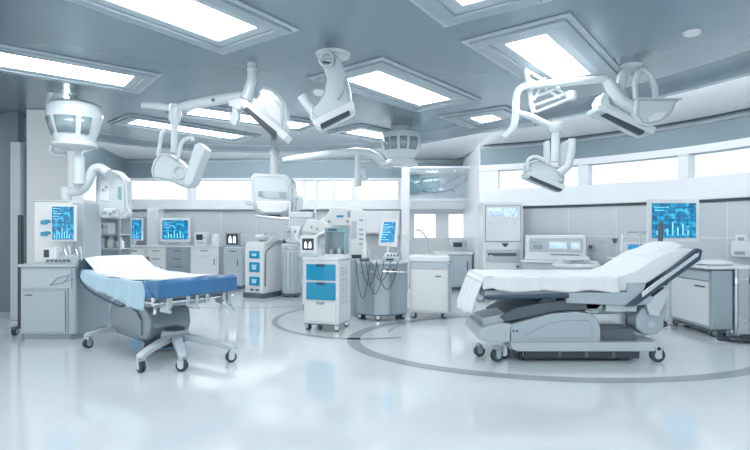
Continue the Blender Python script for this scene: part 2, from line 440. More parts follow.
for i, (x, y) in enumerate(((-2.8, 1.6), (.6, 1.2), (3.2, 1.8), (-5, 3.0))):   # lamps of the same rows nearer the camera
    t = thing('ceiling_light', 'recessed ceiling light panel overhead, outside the view', 'ceiling light', (x, y, ZC), R(50), 'recessed ceiling light panels')
    MB().bx(-.8, .8, -.28, .28, -.014, -.001).build('diffuser', 'lightp', t)
    m = MB()
    for s in (-1, 1): m.bx(s * .8, s * .95, -.43, .43, -.04, 0).bx(-.8, .8, s * .28, s * .43, -.04, 0)
    m.build('inner_frame', 'steelp', t)
t = MB().lathe(F(692, 32, ZC) - Vector((0, 0, .035)), [(.0, 0), (.055, 0), (.075, .012), (.08, .035)], 24).build('smoke_detector', 'white')
tag(t, 'small round white smoke detector on the ceiling at upper right', 'smoke detector')
M['steelp2'] = mat('painted_steel_mid', (.27, .34, .385), .3, .35)
# ================================================================ HOSPITAL BEDS
def caster(parent, x, y, r=.065, rz=0, hub='chrome', name='caster', top=.2):
    """fork + tyre + hub, standing on the floor"""
    m = MB(); c, s_ = math.cos(rz), math.sin(rz)
    def T(a, b, z): return Vector((x + a * c - b * s_, y + a * s_ + b * c, z))
    for s in (-1, 1):
        m.poly([T(-.03, s * .034, r * .7), T(.03, s * .034, r * .7), T(.035, s * .034, r * 1.9), T(-.01, s * .034, r * 2.3), T(-.035, s * .034, r * 1.8)], T(0, s * .008, 0) - T(0, 0, 0))
    m.cyl(T(0, -.042, r * 2.1), T(0, .042, r * 2.1), r * .42)
    m.cyl(T(0, 0, r * 2.0), T(0, 0, top), .02)
    o = m.build(name, 'steel', parent, bevel=.003)
    w = MB()
    for s in (-1, 1): w.tube([T(0, s * .004, r), T(0, s * .009, r), T(0, s * .024, r), T(0, s * .029, r)], [r * .9, r, r, r * .86], 24)
    w.build('tyre', 'dark', o)
    MB().cyl(T(0, -.032, r), T(0, .032, r), r * .55, n=20).build('hub', hub, o)
    return o

# ---- the bed on the right: long axis along x (x measured from the foot end), y across, floor z = 0
BX, BY = 1.09, 5.5
bedR = thing('hospital_bed', 'hospital bed with white sheet, raised head section and grey lift base, on the ringed floor', 'hospital bed', (BX, BY, 0))
W = .86
def px(x, z_or_y=None): return (x - 375) * .011 - BX       # bed-local x of a photo column at the near side
def pz(y): return CAMH - (y - HOR) * .011
# mattress : flat part and raised part as one swept slab
m = MB()
prof = [(px(482), pz(288)), (px(480), pz(281)), (px(486), pz(276.5)), (px(560), pz(276)), (px(622), pz(275.5)), (px(636), pz(271)), (px(650), pz(262)), (px(664), pz(254)), (px(682), pz(248.5)), (px(694), pz(249)),
        (px(697), pz(252)), (px(690), pz(258)), (px(668), pz(271)), (px(648), pz(284)), (px(634), pz(291)), (px(626), pz(291.5))]
m.side(prof, .02, W - .02); m.build('mattress', 'sheet', bedR, bevel=.02, seg=3)
# pillow
m = MB()
for (cx, cz, lx, lz, a) in ((px(674), pz(253.5), .40, .13, 27),):
    rot = Matrix.Rotation(-R(a), 3, 'Y')
    m.grid(14, 14, lambda u, v: Vector((cx, W / 2, cz)) + rot @ Vector(((u - .5) * lx, (v - .5) * .62, .075 * (max(0, 1 - (2 * u - 1) ** 4) * max(0, 1 - (2 * v - 1) ** 4)) ** .5)))
    m.grid(14, 14, lambda u, v: Vector((cx, W / 2, cz)) + rot @ Vector(((u - .5) * lx, (v - .5) * .62, -.02)))
bmesh.ops.remove_doubles(m.bm, verts=m.bm.verts, dist=.012)
m.build('pillow', 'sheet', bedR)
# sheet : over the top, down the near side and over the foot end, with folds
def fold(u, k=1.0): return .014 * k * (math.sin(u * 21) + .6 * math.sin(u * 47 + 1.3) + .4 * math.sin(u * 83 + .4))
xs0, xs1 = px(484), px(620)
def near_sheet(u, v):
    x = xs0 + (xs1 - xs0) * u - .02
    if v < .35: return (x, .05 - .05 * v / .35, .945 - .012 * v + .004 * math.sin(u * 30))
    t = (v - .35) / .65
    drop = pz(291) + .012 * math.sin(u * 18) + (.02 if u < .1 else 0)
    return (x, -.012 - t * .018 - abs(fold(u, t)), .942 + (drop - .942) * t)
m = MB(); m.grid(60, 12, near_sheet)
m.build('side_sheet', 'sheet', bedR, solid=.006)
def foot_sheet(u, v):     # u along y , v down
    y = -.03 + (W + .05) * u
    if v < .25: return (xs0 + .10 - .09 * v / .25, y, .945 - .004 * v)
    t = (v - .25) / .75
    low = pz(313) - .06 * math.sin(u * 2.6) + .02 * math.sin(u * 14)
    return (xs0 + .01 - .17 * t ** .8 + fold(u, t) * .8, y + .05 * t * (u - .5), .94 + (low - .94) * t)
m = MB(); m.grid(30, 16, foot_sheet); m.build('foot_sheet', 'sheet', bedR, solid=.006)
# top wrinkles sheet covering the flat part
m = MB(); m.grid(50, 20, lambda u, v: (xs0 + (px(634) - xs0) * u, .03 + (W - .05) * v, .944 + .005 * math.sin(u * 25 + v * 6) * math.sin(v * 9 + 1) + max(0, u - .93) * .6))
m.build('top_sheet', 'sheet', bedR, solid=.006)
# deck rails
for y0, y1 in ((-.01, .05), (W - .05, W + .01)):
    MB().side([(px(566), pz(292)), (px(640), pz(292)), (px(655), pz(297)), (px(648), pz(304)), (px(634), pz(306)), (px(566), pz(303))], y0, y1).build('deck_frame', 'steelp', bedR, bevel=.008)
m = MB(); m.bx(px(486), px(640), .05, W - .05, pz(297), pz(291)); m.build('deck_board', 'pale', bedR, bevel=.008)
for k, y in enumerate((-.065, W + .045)):
    o = MB().cyl((px(486), y, pz(296.5)), (px(566), y, pz(295)), .026).build('side_tube', 'navy', bedR)
    MB().lathe((px(479), y, pz(298)), [(.0, -.045), (.03, -.04), (.05, 0), (.038, .035), (0, .045)], 16).build('end_knob', 'steelp2', o)
# raised backrest: three stacked slats of metal seen edge on
for y0, y1 in ((-.03, .03), (W - .03, W + .03)):
    m = MB(); m.side([(px(624), pz(306)), (px(634), pz(306)), (px(699), pz(260)), (px(701), pz(250)), (px(696), pz(248))], y0, y1)
    m.build('backrest_rail', 'navy', bedR, bevel=.008)
m = MB(); m.side([(px(640), pz(297)), (px(696), pz(256)), (px(697), pz(252)), (px(692), pz(254)), (px(640), pz(292))], -.045, -.02); m.build('backrest_trim', 'chrome', bedR, bevel=.004)
m = MB(); m.side([(px(645), pz(301)), (px(697), pz(264)), (px(694), pz(258)), (px(642), pz(296))], .04, W - .04); m.build('backrest_board', 'steelp', bedR, bevel=.01)
# under-deck mechanics
m = MB(); m.side([(px(607), pz(303)), (px(638), pz(303)), (px(638), pz(312)), (px(607), pz(312))], .02, .14); m.build('control_box', 'pale', bedR, bevel=.008)
m = MB(); m.side([(px(588), pz(303)), (px(605), pz(303)), (px(604), pz(311)), (px(594), pz(313)), (px(588), pz(309))], .04, .3); m.build('bracket', 'grey', bedR, bevel=.006)
m = MB()
m.side([(px(648), pz(303)), (px(668), pz(288)), (px(672), pz(291)), (px(668), pz(303)), (px(661), pz(318)), (px(652), pz(316))], .05, .16)
m.side([(px(655), pz(300)), (px(672), pz(283)), (px(678), pz(285)), (px(668), pz(302)), (px(664), pz(326)), (px(658), pz(326))], .20, .26)
m.build('backrest_strut', 'steel', bedR, bevel=.008)
m = MB(); m.cyl((px(640), .2, pz(306)), (px(664), .2, pz(288)), .02).cyl((px(664), .18, pz(288)), (px(676), .18, pz(284)), .03).cyl((px(646), .3, pz(322)), (px(664), .3, pz(300)), .018)
m.build('gas_spring', 'dark', bedR)
# motor housing at the head side
m = MB(); m.side([(px(645), pz(310)), (px(654), pz(306)), (px(664), pz(311)), (px(670), pz(320)), (px(670), pz(330)), (px(663), pz(336)), (px(650), pz(338)), (px(641), pz(331)), (px(640), pz(320))], .1, .42)
mh = m.build('motor_housing', 'steelp', bedR, bevel=.03, seg=4)
MB().cyl((px(656), .092, pz(326)), (px(656), .10, pz(326)), .04).build('housing_badge', 'pale', mh)
MB().side([(px(666), pz(322)), (px(675), pz(324)), (px(676), pz(329)), (px(668), pz(332))], .15, .35).build('motor_foot', 'dark', bedR, bevel=.006)
# dark folded leg cushion beneath the deck
m = MB(); m.side([(px(500), pz(318)), (px(516), pz(309)), (px(548), pz(302)), (px(596), pz(298)), (px(606), pz(303)), (px(600), pz(311)), (px(560), pz(312)), (px(508), pz(323))], .04, W - .1)
m.build('leg_cushion', 'dgrey', bedR, bevel=.02, seg=3)
m = MB(); m.side([(px(538), pz(303)), (px(550), pz(297)), (px(560), pz(297)), (px(556), pz(303))], .05, .2); m.build('cushion_bracket', 'navy', bedR, bevel=.005)
# foot tray
m = MB(); m.side([(px(483), pz(319)), (px(508), pz(314)), (px(510), pz(320)), (px(502), pz(325)), (px(486), pz(330))], .06, .5); m.build('foot_tray', 'steelp', bedR, bevel=.01)
m = MB(); m.side([(px(478), pz(334)), (px(481), pz(328)), (px(500), pz(323)), (px(512), pz(324)), (px(512), pz(342)), (px(490), pz(342)), (px(479), pz(340))], .0, W - .08)
m.build('foot_fairing', 'pale', bedR, bevel=.012)
for q in (513.5, 517): MB().cyl((px(q), -.004, pz(331)), (px(q), .006, pz(331)), .012, n=12).build('screw_cap', 'navy', bedR)
# main body cover
m = MB()
cov = [(px(508), pz(343)), (px(509), pz(325)), (px(530), pz(319)), (px(552), pz(313.5)), (px(575), pz(311.5)), (px(590), pz(313)), (px(597), pz(318)), (px(601), pz(328)), (px(601), pz(343))]
m.side(cov, .0, W - .08); m.build('base_cover', 'steelp', bedR, bevel=.018, seg=3)
arch = [(px(524), pz(336)), (px(545), pz(325)), (px(565), pz(320)), (px(588), pz(320)), (px(592), pz(326)), (px(592), pz(338)), (px(524), pz(338.5))]
m = MB(); m.side(arch, -.014, .01); m.build('cover_panel', 'steelp', bedR, bevel=.01, seg=3)
# chassis plank, dark recess and second step
m = MB(); m.side([(px(510), pz(342)), (px(661), pz(342)), (px(663), pz(346)), (px(661), pz(351)), (px(517), pz(351)), (px(511), pz(348))], -.03, W - .05)
m.build('chassis', 'pale', bedR, bevel=.012)
MB().side([(px(601), pz(330)), (px(636), pz(330)), (px(640), pz(342)), (px(601), pz(342))], .06, W - .14).build('rear_deck', 'dgrey', bedR, bevel=.01)
MB().side([(px(628), pz(283)), (px(646), pz(283)), (px(642), pz(293)), (px(626), pz(293))], -.012, .03).build('deck_bracket', 'steelp', bedR, bevel=.006)
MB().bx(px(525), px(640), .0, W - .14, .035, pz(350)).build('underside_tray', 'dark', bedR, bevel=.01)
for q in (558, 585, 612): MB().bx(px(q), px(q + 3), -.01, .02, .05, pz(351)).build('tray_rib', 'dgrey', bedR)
for (q, yy, rr, a) in ((657, .0, .078, 0), (640, W - .12, .07, .3), (497, .02, .07, .5), (484, .25, .06, .2), (508, .16, .065, -.3), (523, .08, .065, .9)):
    caster(bedR, px(q), yy, rr, a, 'chrome', top=pz(349))
# column pistons between chassis and deck
m = MB(); m.bx(px(600), px(640), .3, .5, pz(330), pz(318)).bx(px(596), px(612), .3, .5, pz(318), pz(300)); m.build('lift_column', 'steel', bedR, bevel=.01)

# ---- the bed on the left
u = Vector((-.776, .631, 0)); ang = math.atan2(u.y, u.x)
bedL = thing('hospital_bed', 'hospital bed with blue foot cover and pale sheet on a star-legged wheeled base', 'hospital bed', (-2.0, 5.66, 0), ang)
# local: x from foot (0) to head (2.1); +y is the side nearer the camera/left ; near long side
WL = .46
# pillow end slope and mattress
def top(x):     # upper face of the mattress
    return .86 + .035 * (1 - min(1, x / .9)) ** 2 + (0 if x < 1.45 else (x - 1.45) * .12)
m = MB()
xs_ = [0.02, .1, .4, .8, 1.2, 1.5, 1.8, 2.03]
m.side([(x, top(x) - .012) for x in xs_] + [(x, top(x) - .13) for x in xs_[::-1]], -WL + .01, WL - .01)
m.build('mattress', 'sheet', bedL, bevel=.025, seg=3)
# blue cover wrapped over the foot end
def bluef(u_, v):
    # v 0..1 : far skirt, top, near skirt ; u 0..1 along x with the end skirt
    W2 = WL + .015
    if v < .2: y, dz = -W2 - .01 * abs(math.sin(u_ * 17)), -.17 + .17 * v / .2
    elif v > .8: y, dz = W2 + .012 * abs(math.sin(u_ * 15)), -.17 * (v - .8) / .2
    else: y, dz = -W2 + 2 * W2 * (v - .2) / .6, .012 + .006 * math.sin(v * 22 + u_ * 9)
    if u_ < .45: x = -.03; dz2 = -.17 + .17 * u_ / .45; x -= .012 * abs(math.sin(v * 24)); z = top(0) + (dz2 if .2 <= v <= .8 else dz * 1 if dz < dz2 else dz2)
    else:
        x = (u_ - .45) / .55 * .30 - .02; z = top(max(x, 0)) + dz
    return (x, y, z)
m = MB(); m.grid(24, 40, bluef); m.build('foot_cover', 'blue', bedL, solid=.012)
m = MB()   # twist of blue vinyl gathered along the near foot corner
m.tube([(.30, -WL - .02, top(.3) + .01), (.2, -WL - .03, top(.2) - .06), (.05, -WL - .03, top(.1) - .12), (-.03, -WL - .02, top(0) - .15)], [.012, .022, .025, .012], 10)
m.build('cover_fold', 'blue', bedL); m = MB()
m.tube([(.30, WL + .02, top(.3) + .01), (.2, WL + .03, top(.2) - .07), (.08, WL + .03, top(.1) - .15)], [.012, .026, .014], 10)
m.build('cover_fold', 'blue', bedL)
# pale sheet over the middle, draping down both long sides
def sheetf(u_, v):
    x = .24 + 1.72 * u_; W2 = WL + .02
    low = .31 - .20 * u_ + .015 * math.sin(u_ * 9)
    if v < .25: t = 1 - v / .25; return (x, -W2 - .015 * t - abs(fold(u_, t)), top(x) + .006 - low * t)
    if v > .75: t = (v - .75) / .25; return (x, W2 + .02 * t + abs(fold(u_, t * 1.2)), top(x) + .006 - low * t)
    return (x, -W2 + 2 * W2 * (v - .25) / .5, top(x) + .008 + .005 * math.sin(u_ * 17 + v * 11))
m = MB(); m.grid(60, 48, sheetf); m.build('draped_sheet', 'sheetblue', bedL, solid=.006)
m = MB(); m.grid(40, 24, lambda a, b: (.27 + 1.5 * a + .05 * math.sin(b * 8), -WL + .03 + (2 * WL - .06) * b, top(.27 + 1.5 * a) + .02 + .004 * math.sin(a * 13 + b * 14)))
m.build('top_sheet', 'sheet', bedL, solid=.008)
# pillow
m = MB()
rot = Matrix.Rotation(-R(24), 3, 'Y')
for sg in (1, -1):
    m.grid(16, 16, lambda a, b: Vector((1.86, 0, .965)) + rot @ Vector(((a - .5) * .52, (b - .5) * .80, sg * .07 * (max(0, 1 - (2 * a - 1) ** 4) * max(0, 1 - (2 * b - 1) ** 4)) ** .5)))
bmesh.ops.remove_doubles(m.bm, verts=m.bm.verts, dist=.001)
m.build('pillow', 'sheet', bedL)
m = MB(); m.side([(1.5, .80), (2.04, .86), (2.10, 1.05), (2.07, 1.07), (2.00, .90), (1.5, .84)], -WL - .01, WL + .01); m.build('headboard', 'navy', bedL, bevel=.015)
# frame under the mattress
m = MB()
for s in (-1, 1):
    m.side([(.10, .70), (1.7, .66), (2.0, .72), (2.0, .76), (1.7, .71), (.10, .75)], s * WL - .02, s * WL + .02)
m.bx(.10, .14, -WL, WL, .69, .75).bx(.9, .95, -WL, WL, .67, .74).bx(1.9, 1.95, -WL, WL, .69, .76)
m.build('deck_frame', 'steelp', bedL, bevel=.006)
MB().bx(.05, 1.95, -WL + .02, WL - .02, .735, .76).build('deck_board', 'pale', bedL, bevel=.01)
m = MB()   # rail with clamps at the foot
for s in (-1, 1): m.tube([(-.02, s * (WL + .03), .665), (.75, s * (WL + .03), .665)], .013, 10)
m.tube([(.02, -WL - .03, .665), (.02, WL + .03, .665)], .013, 10)
for x in (.08, .4, .7):
    for s in (-1, 1): m.bx(x - .02, x + .02, s * (WL + .02) - .015, s * (WL + .02) + .015, .64, .73)
for y in (-.35, -.12, .12, .33): m.box((.02, y, .665), (.04, .045, .11))
m.build('accessory_rail', 'chrome', bedL, bevel=.004)
for y, z in ((-.40, .56), (-.33, .60), (.02, .58), (.36, .57)):
    m = MB(); m.bx(-.02, .14, y - .02, y + .02, z, .72); m.tube([(-.05, y, z), (.15, y, z)], .02, 12)
    m.build('foot_bracket', 'steel', bedL, bevel=.006)
m = MB(); m.side([(.25, .58), (.75, .54), (.8, .66), (.22, .66)], -.32, .32); m.build('actuator_box', 'steelp', bedL, bevel=.02)
m = MB(); m.tube([(-.02, -.30, .60), (-.06, -.38, .52), (-.05, -.44, .48)], .024, 12); m.build('release_lever', 'chrome', bedL)
MB().tube([(.1, .44, .68), (.02, .5, .56)], .02, 12).build('release_lever', 'chrome', bedL)
# body housing
MB().bend([(2.04, WL + .02, 1.0), (2.0, WL + .06, .86), (1.72, WL + .075, .72), (1.2, WL + .08, .63), (.72, WL + .07, .57), (.60, WL - .02, .64)], .014, 8, .15).build('side_rail', 'navy', bedL)
m = MB(); m.side([(.66, .14), (.58, .30), (.62, .48), (.74, .59), (1.1, .62), (1.50, .58), (1.68, .44), (1.66, .24), (1.50, .13), (.9, .11)], -.27, .27)
m.build('base_cover', 'steelp2', bedL, bevel=.05, seg=4)
for s in (-1, 1):
    m = MB(); m.side([(.76, .20), (.76, .38), (.86, .47), (1.05, .52), (1.36, .50), (1.54, .39), (1.56, .26), (1.42, .20)], s * .272 - .014, s * .282 + .014)
    m.build('cover_panel', 'grey' if s < 0 else 'steelp2', bedL, bevel=.012, seg=3)
m = MB(); m.side([(1.3, .60), (1.75, .68), (1.7, .72), (1.25, .60)], -.2, .2); m.side([(.45, .66), (.8, .58), (1.0, .62), (.8, .70)], -.28, .28); m.build('tilt_link', 'grey', bedL, bevel=.012)
# column base and star legs
m = MB(); m.lathe((.50, 0, 0), [(.0, .14), (.14, .14), (.16, .17), (.16, .23), (.13, .26), (.0, .262)], 28); m.build('foot_pedestal', 'pale', bedL)
MB().lathe((.50, 0, .262), [(.0, 0), (.11, 0), (.115, .012), (0, .014)], 24).build('pedestal_cap', 'dgrey', bedL)
MB().lathe((.72, 0, 0), [(.0, .05), (.2, .05), (.26, .12), (.2, .18), (0, .18)], 24).build('lower_bowl', 'dark', bedL)
winv = (Matrix.Translation(bedL.location) @ Matrix.Rotation(ang, 4, 'Z')).inverted()
def floor_local(px_, py_):
    v = winv @ F(px_, py_, 0); return v
casters = [(141, 372), (182, 371), (231, 362), (88, 348), (148, 350)]
for i, (a_, b_) in enumerate(casters):
    q = floor_local(a_, b_); st = Vector((.50, 0, .2)) if i < 3 else Vector((1.5, 0, .2))
    d = (q - st); d.z = 0; d.normalize(); side = Vector((-d.y, d.x, 0))
    e = Vector((q.x, q.y, .165))
    m = MB()
    ring_ = lambda c, w_, h: [c + side * w_ + Vector((0, 0, h)), c - side * w_ + Vector((0, 0, h)), c - side * w_ - Vector((0, 0, h)), c + side * w_ - Vector((0, 0, h))]
    secs = [ring_(st + Vector((0, 0, 0)), .06, .035), ring_(st.lerp(e, .75) + Vector((0, 0, .012)), .045, .028), ring_(e + d * .0, .04, .025), ring_(e + d * .04 - Vector((0, 0, .01)), .035, .015)]
    vs_ = [[m.bm.verts.new(v) for v in s] for s in secs]
    for A, B in zip(vs_, vs_[1:]):
        for j in range(4): m.bm.faces.new([A[j], A[(j + 1) % 4], B[(j + 1) % 4], B[j]])
    m.bm.faces.new(vs_[0]); m.bm.faces.new(vs_[-1][::-1])
    m.build('leg', 'pale', bedL, bevel=.008)
    caster(bedL, q.x, q.y, .058, .6 * i, 'steel', top=.16)

# ================================================================ CARTS IN THE MIDDLE
def cart_casters(t, w_, d_, r=.04, top=.12):
    for sx in (-1, 1):
        for sy in (-1, 1): caster(t, sx * (w_ / 2 - .05), sy * (d_ / 2 - .05), r, .4 * sx, top=top)

# blue drawer cart
c = F(322, 331, 0); t = thing('drawer_cart', 'white wheeled cart with two bright blue drawers above a white one', 'medical cart', (c.x + .06, c.y + .22, 0), R(-17))
MB().bx(-.27, .27, -.25, .25, .10, 1.02).build('body', 'white', t, bevel=.012)
MB().bx(-.285, .285, -.27, .27, 1.02, 1.055).build('top', 'white', t, bevel=.014, seg=3)
MB().bx(-.26, .26, -.24, .24, .085, .11).build('base_bumper', 'dgrey', t, bevel=.006)
for z0, z1, mt, hm in ((.73, .96, 'cyan', 'navy'), (.45, .70, 'cyan', 'navy'), (.13, .42, 'white', 'grey')):
    d = MB().bx(-.225, .225, -.268, -.245, z0, z1).build('drawer', mt, t, bevel=.008, label='bright blue drawer' if mt == 'cyan' else 'white lower drawer')
    MB().side([(-.075, z1 + .002), (.075, z1 + .002), (.05, z1 - .035), (-.05, z1 - .035)], -.275, -.262).build('handle', hm, d, bevel=.004)
m = MB()
for y in (-.13, -.04, .06):      # side slots and dotted louvres
    for k in range(13): m.bx(.268, .274, y - .012 - .004 * (k % 3), y + .012, .38 + k * .042, .38 + k * .042 + (.016 if k % 2 else .026))
m.build('side_louvre', 'grey', t)
cart_casters(t, .54, .5, .042, .11)
cartJ = t

# round-front equipment cart
t = thing('equipment_cart', 'tall grey round-fronted cabinet cart carrying a tilted blue monitor and cables', 'medical cart', (.10, 8.35, 0))
pl = [(-.40, .25), (-.40, -.22)] + [(-.40 + .83 * k / 10, -.22 - .20 * math.sin(PI * k / 10) ** .7) for k in range(1, 10)] + [(.43, -.22), (.43, .25)]
MB().plan(pl, .10, .90).build('body', 'steelp', t, bevel=.012)
MB().plan([(x * 1.04, y * 1.05) for x, y in pl], .90, .935).build('worktop', 'pale', t, bevel=.01)
MB().plan([(x * .97, y * .97) for x, y in pl], .085, .10).build('base_plate', 'dgrey', t)
for x in (-.37, -.14, .16): MB().bx(x - .006, x + .006, -.43 if x > -.3 else -.25, -.40 if x > -.3 else -.2, .12, .88).build('seam_strip', 'grey', t)
for x in (.09, .20): MB().box((x, -.425, .80), (.06, .03, .07)).build('latch', 'dgrey', t, bevel=.006)
m = MB(); m.bend([(-.36, -.42, .78), (-.05, -.50, .80), (.40, -.40, .78)], .012, 8)
for x, y in ((-.36, -.42), (.40, -.40)): m.tube([(x, y, .78), (x, y + .2, .78)], .01, 8)
m.build('grab_rail', 'chrome', t)
for x, y in ((-.33, -.18), (-.05, -.34), (.35, -.2), (.3, .18), (-.3, .18)): caster(t, x, y, .045, x * 2, top=.11)
cartK = t
# devices standing on it
mon = thing('monitor', 'tilted white-framed monitor with bright blue screen on the round-fronted cart', 'monitor', (.22, 8.40, .935))
MB().lathe((0, 0, 0), [(0, 0), (.1, 0), (.1, .012), (.03, .03), (.02, .2), (.02, .24), (0, .24)], 20).build('stand', 'white', mon)
sk = [(-.17, .25), (.155, .22), (.175, .70), (-.11, .70)]
MB().side(sk, -.03, .02).build('casing', 'white', mon, bevel=.012)
MB().side([(-.125, .31), (.10, .31), (.13, .65), (-.07, .65)], -.036, -.028).build('display', 'screen2', mon)
m = MB()
for k in range(7):
    z = .60 - k * .042; x0 = -.09 - .008 * k
    m.bx(x0, x0 + (.10, .15, .07, .16, .12, .09, .14)[k], -.0385, -.036, z, z + .010)
m.build('screen_writing', 'pixel', mon)
k_ = thing('infusion_pump', 'open-topped instrument console of little dark boxes on the round-fronted cart', 'medical device', (.28, 8.20, .935))
MB().bx(-.16, .12, -.10, .10, 0, .07).build('housing', 'pale', k_, bevel=.01)
MB().side([(-.15, .07), (.11, .07), (.08, .14), (-.12, .14)], -.07, .07).build('upper_housing', 'white', k_, bevel=.01)
MB().bx(-.10, .02, -.108, -.098, .02, .05).build('display', 'dark', k_)
m = MB()
for x in (-.08, -.03, .02, .07): m.bx(x, x + .025, -.077, -.068, .085, .12)
m.build('button', 'dgrey', k_)
k_ = thing('syringe_driver', 'small white upright driver with dark foot at the left of the round-fronted cart', 'medical device', (-.17, 8.18, .935))
MB().bx(-.08, .08, -.07, .07, 0, .05).build('foot', 'dgrey', k_, bevel=.008)
MB().lathe((0, 0, .05), [(0, 0), (.05, 0), (.055, .05), (.035, .10), (.035, .26), (.02, .30), (0, .30)], 20).build('reservoir', 'white', k_)
MB().box((.07, 0, .12), (.05, .1, .12)).build('control_block', 'pale', k_, bevel=.008)
t = thing('air_monitor_column', 'tall white slab-shaped unit standing at the left of the round-fronted cart', 'medical device', (-.40, 8.62, 0))
MB().bx(-.02, .24, -.12, .14, .935, 1.78).build('casing', 'white', t, bevel=.02, seg=3)
MB().bx(-.02, .24, -.10, .14, 0, .935).build('plinth', 'pale', t, bevel=.01)
m = MB()
for z in (1.2, 1.28, 1.36, 1.44, 1.6): m.bx(.13, .20, -.126, -.118, z, z + .03)
m.build('button', 'grey', t)
MB().bx(.0, .09, -.126, -.118, 1.3, 1.6).build('display', 'pale', t)
MB().bx(.0, .2, -.13, -.118, .97, 1.03).build('vent_slot', 'dark', t)
# hanging cables as one thing
m = MB()
for k in range(5):
    x0 = -.30 + .08 * k; x1 = x0 + .22 + .03 * k; lo = .38 + .07 * ((k * 3) % 5)
    pts = [(x0 + (x1 - x0) * j / 12, 7.83 - .03 * math.sin(PI * j / 12) - .004 * k, .96 - (.96 - lo) * math.sin(PI * j / 12) ** .8) for j in range(13)]
    m.tube(pts, .009, 6)
o = m.build('hanging_cable', 'dgrey'); tag(o, 'looping grey cables hanging down the front of the round-fronted cart', 'cable')
p_ = thing('infusion_pole', 'thin steel drip pole rising behind the round-fronted cart', 'pole', (.47, 9.0, 0))
MB().cyl((0, 0, .04), (0, 0, 1.35), .011, n=10).build('mast', 'chrome', p_)
m = MB()
for k in range(5): a = k * 2 * PI / 5; m.tube([(0, 0, .07), (.17 * math.cos(a), .17 * math.sin(a), .02)], .014, 8)
m.build('foot_star', 'steel', p_)
m = MB(); m.bend([(-.08, 0, 1.30), (-.08, 0, 1.35), (.08, 0, 1.35), (.08, 0, 1.30)], .006, 6); m.build('hook_bar', 'chrome', p_)

# white sink cart
c = F(432, 319, 0); t = thing('wash_station', 'white wheeled cabinet with a basin top, thin tap and one tall door', 'washbasin cart', (c.x - .02, c.y + .28, 0), R(-5))
MB().bx(-.31, .31, -.27, .27, .10, .93).build('body', 'white', t, bevel=.012)
MB().bx(-.33, .33, -.29, .29, .93, 1.03).build('basin_top', 'white', t, bevel=.02, seg=4)
MB().side([(-.30, .81), (.30, .81), (.30, .92), (-.30, .92)], -.282, -.262).build('upper_panel', 'pale', t, bevel=.006)
dr = MB().bx(-.28, .28, -.285, -.265, .13, .79).build('door', 'white', t, bevel=.012)
MB().bx(.10, .19, -.292, -.283, .685, .705).build('handle', 'dgrey', dr, bevel=.003)
MB().bx(-.10, .16, -.10, .12, 1.02, 1.034).build('basin', 'pale', t, bevel=.01)
MB().bx(.31, .36, -.24, .26, .12, .90).build('side_rail', 'steelp', t, bevel=.01)
tp = MB().bend([(-.02, .18, 1.03), (-.02, .18, 1.30), (-.14, .10, 1.45), (-.22, .02, 1.45)], .012, 8, .12).build('tap', 'chrome', t)
MB().cyl((-.02, .18, 1.03), (-.02, .18, 1.09), .025).build('tap_base', 'chrome', t)
cart_casters(t, .6, .5, .042, .11)

# angled device cart at the back left
c = F(254, 298, 0); t = thing('dialysis_cart', 'white upright machine with three square blue panels and a grey sloping console', 'medical machine', (c.x + .12, c.y + .32, 0), R(-27))
MB().side([(-.24, .10), (.26, .10), (.26, 1.20), (-.20, 1.20), (-.24, 1.10)], -.30, .35).build('body', 'white', t, bevel=.012)
MB().bx(-.27, .29, -.34, .38, .0, .10).build('plinth', 'dgrey', t, bevel=.012)
MB().poly([(-.24, -.30, 1.10), (-.24, .1, 1.36), (-.24, .35, 1.36), (-.24, .35, 1.10)], (.5, 0, 0)).build('console', 'white', t, bevel=.012)
MB().poly([(-.20, -.275, 1.135), (.0, -.275, 1.135), (.10, -.06, 1.28), (-.20, -.06, 1.28)], (0, -.01, .012)).build('console_screen', 'grey', t)
m = MB(); m.box((.12, -.14, 1.27), (.16, .12, .06)).cyl((.1, -.05, 1.33), (.1, -.05, 1.4), .03).cyl((.2, .05, 1.36), (.2, .05, 1.42), .02); m.build('dial_block', 'pale', t, bevel=.006)
for z0, z1 in ((.84, 1.00), (.55, .76), (.26, .45)):
    pn = MB().bx(-.12, .16, -.315, -.296, z0, z1).build('front_panel', 'cyan', t, bevel=.008)
    MB().side([(-.03, z0 + .05), (.07, z0 + .05), (.09, z1 - .05), (-.05, z1 - .05)], -.32, -.312).build('panel_mark', 'mark', pn)
MB().bx(-.10, .00, -.31, -.296, .15, .19).bx(.05, .14, -.31, -.296, .15, .19).build('vent_slot', 'dgrey', t)
m = MB(); m.bend([(.275, -.26, .25), (.29, -.26, 1.0), (.29, .2, 1.22), (.275, .3, 1.2)], .012, 8); m.build('side_tube', 'dgrey', t)

# tall round-cornered cylinder cabinet beside it
t = thing('gas_cylinder_cart', 'pale ribbed cylinder cart beside the blue-panelled machine', 'medical cart', (-1.83, 10.95, 0))
MB().lathe((0, 0, 0), [(0, .08), (.20, .08), (.21, .12), (.21, .98), (.19, 1.02), (0, 1.03)], 28).build('body', 'pale', t)
for k in range(5):
    a = -PI / 2 + (k - 2) * .42
    MB().cyl((.215 * math.cos(a), .215 * math.sin(a), .14), (.215 * math.cos(a), .215 * math.sin(a), .96), .014, n=8).build('rib', 'steel', t)
MB().lathe((.02, -.05, 1.03), [(0, 0), (.12, 0), (.15, .06), (.15, .26), (.11, .32), (0, .33)], 24).build('top_tank', 'white', t)
MB().cyl((-.12, -.16, 1.2), (-.10, -.24, 1.2), .05).build('gauge', 'dark', t)
MB().lathe((0, 0, 0), [(0, .03), (.22, .03), (.22, .08), (0, .08)], 24).build('bumper', 'dgrey', t)
for a in (-2.2, -.9, .7, 2.4): caster(t, .17 * math.cos(a), .17 * math.sin(a), .03, a, top=.08)

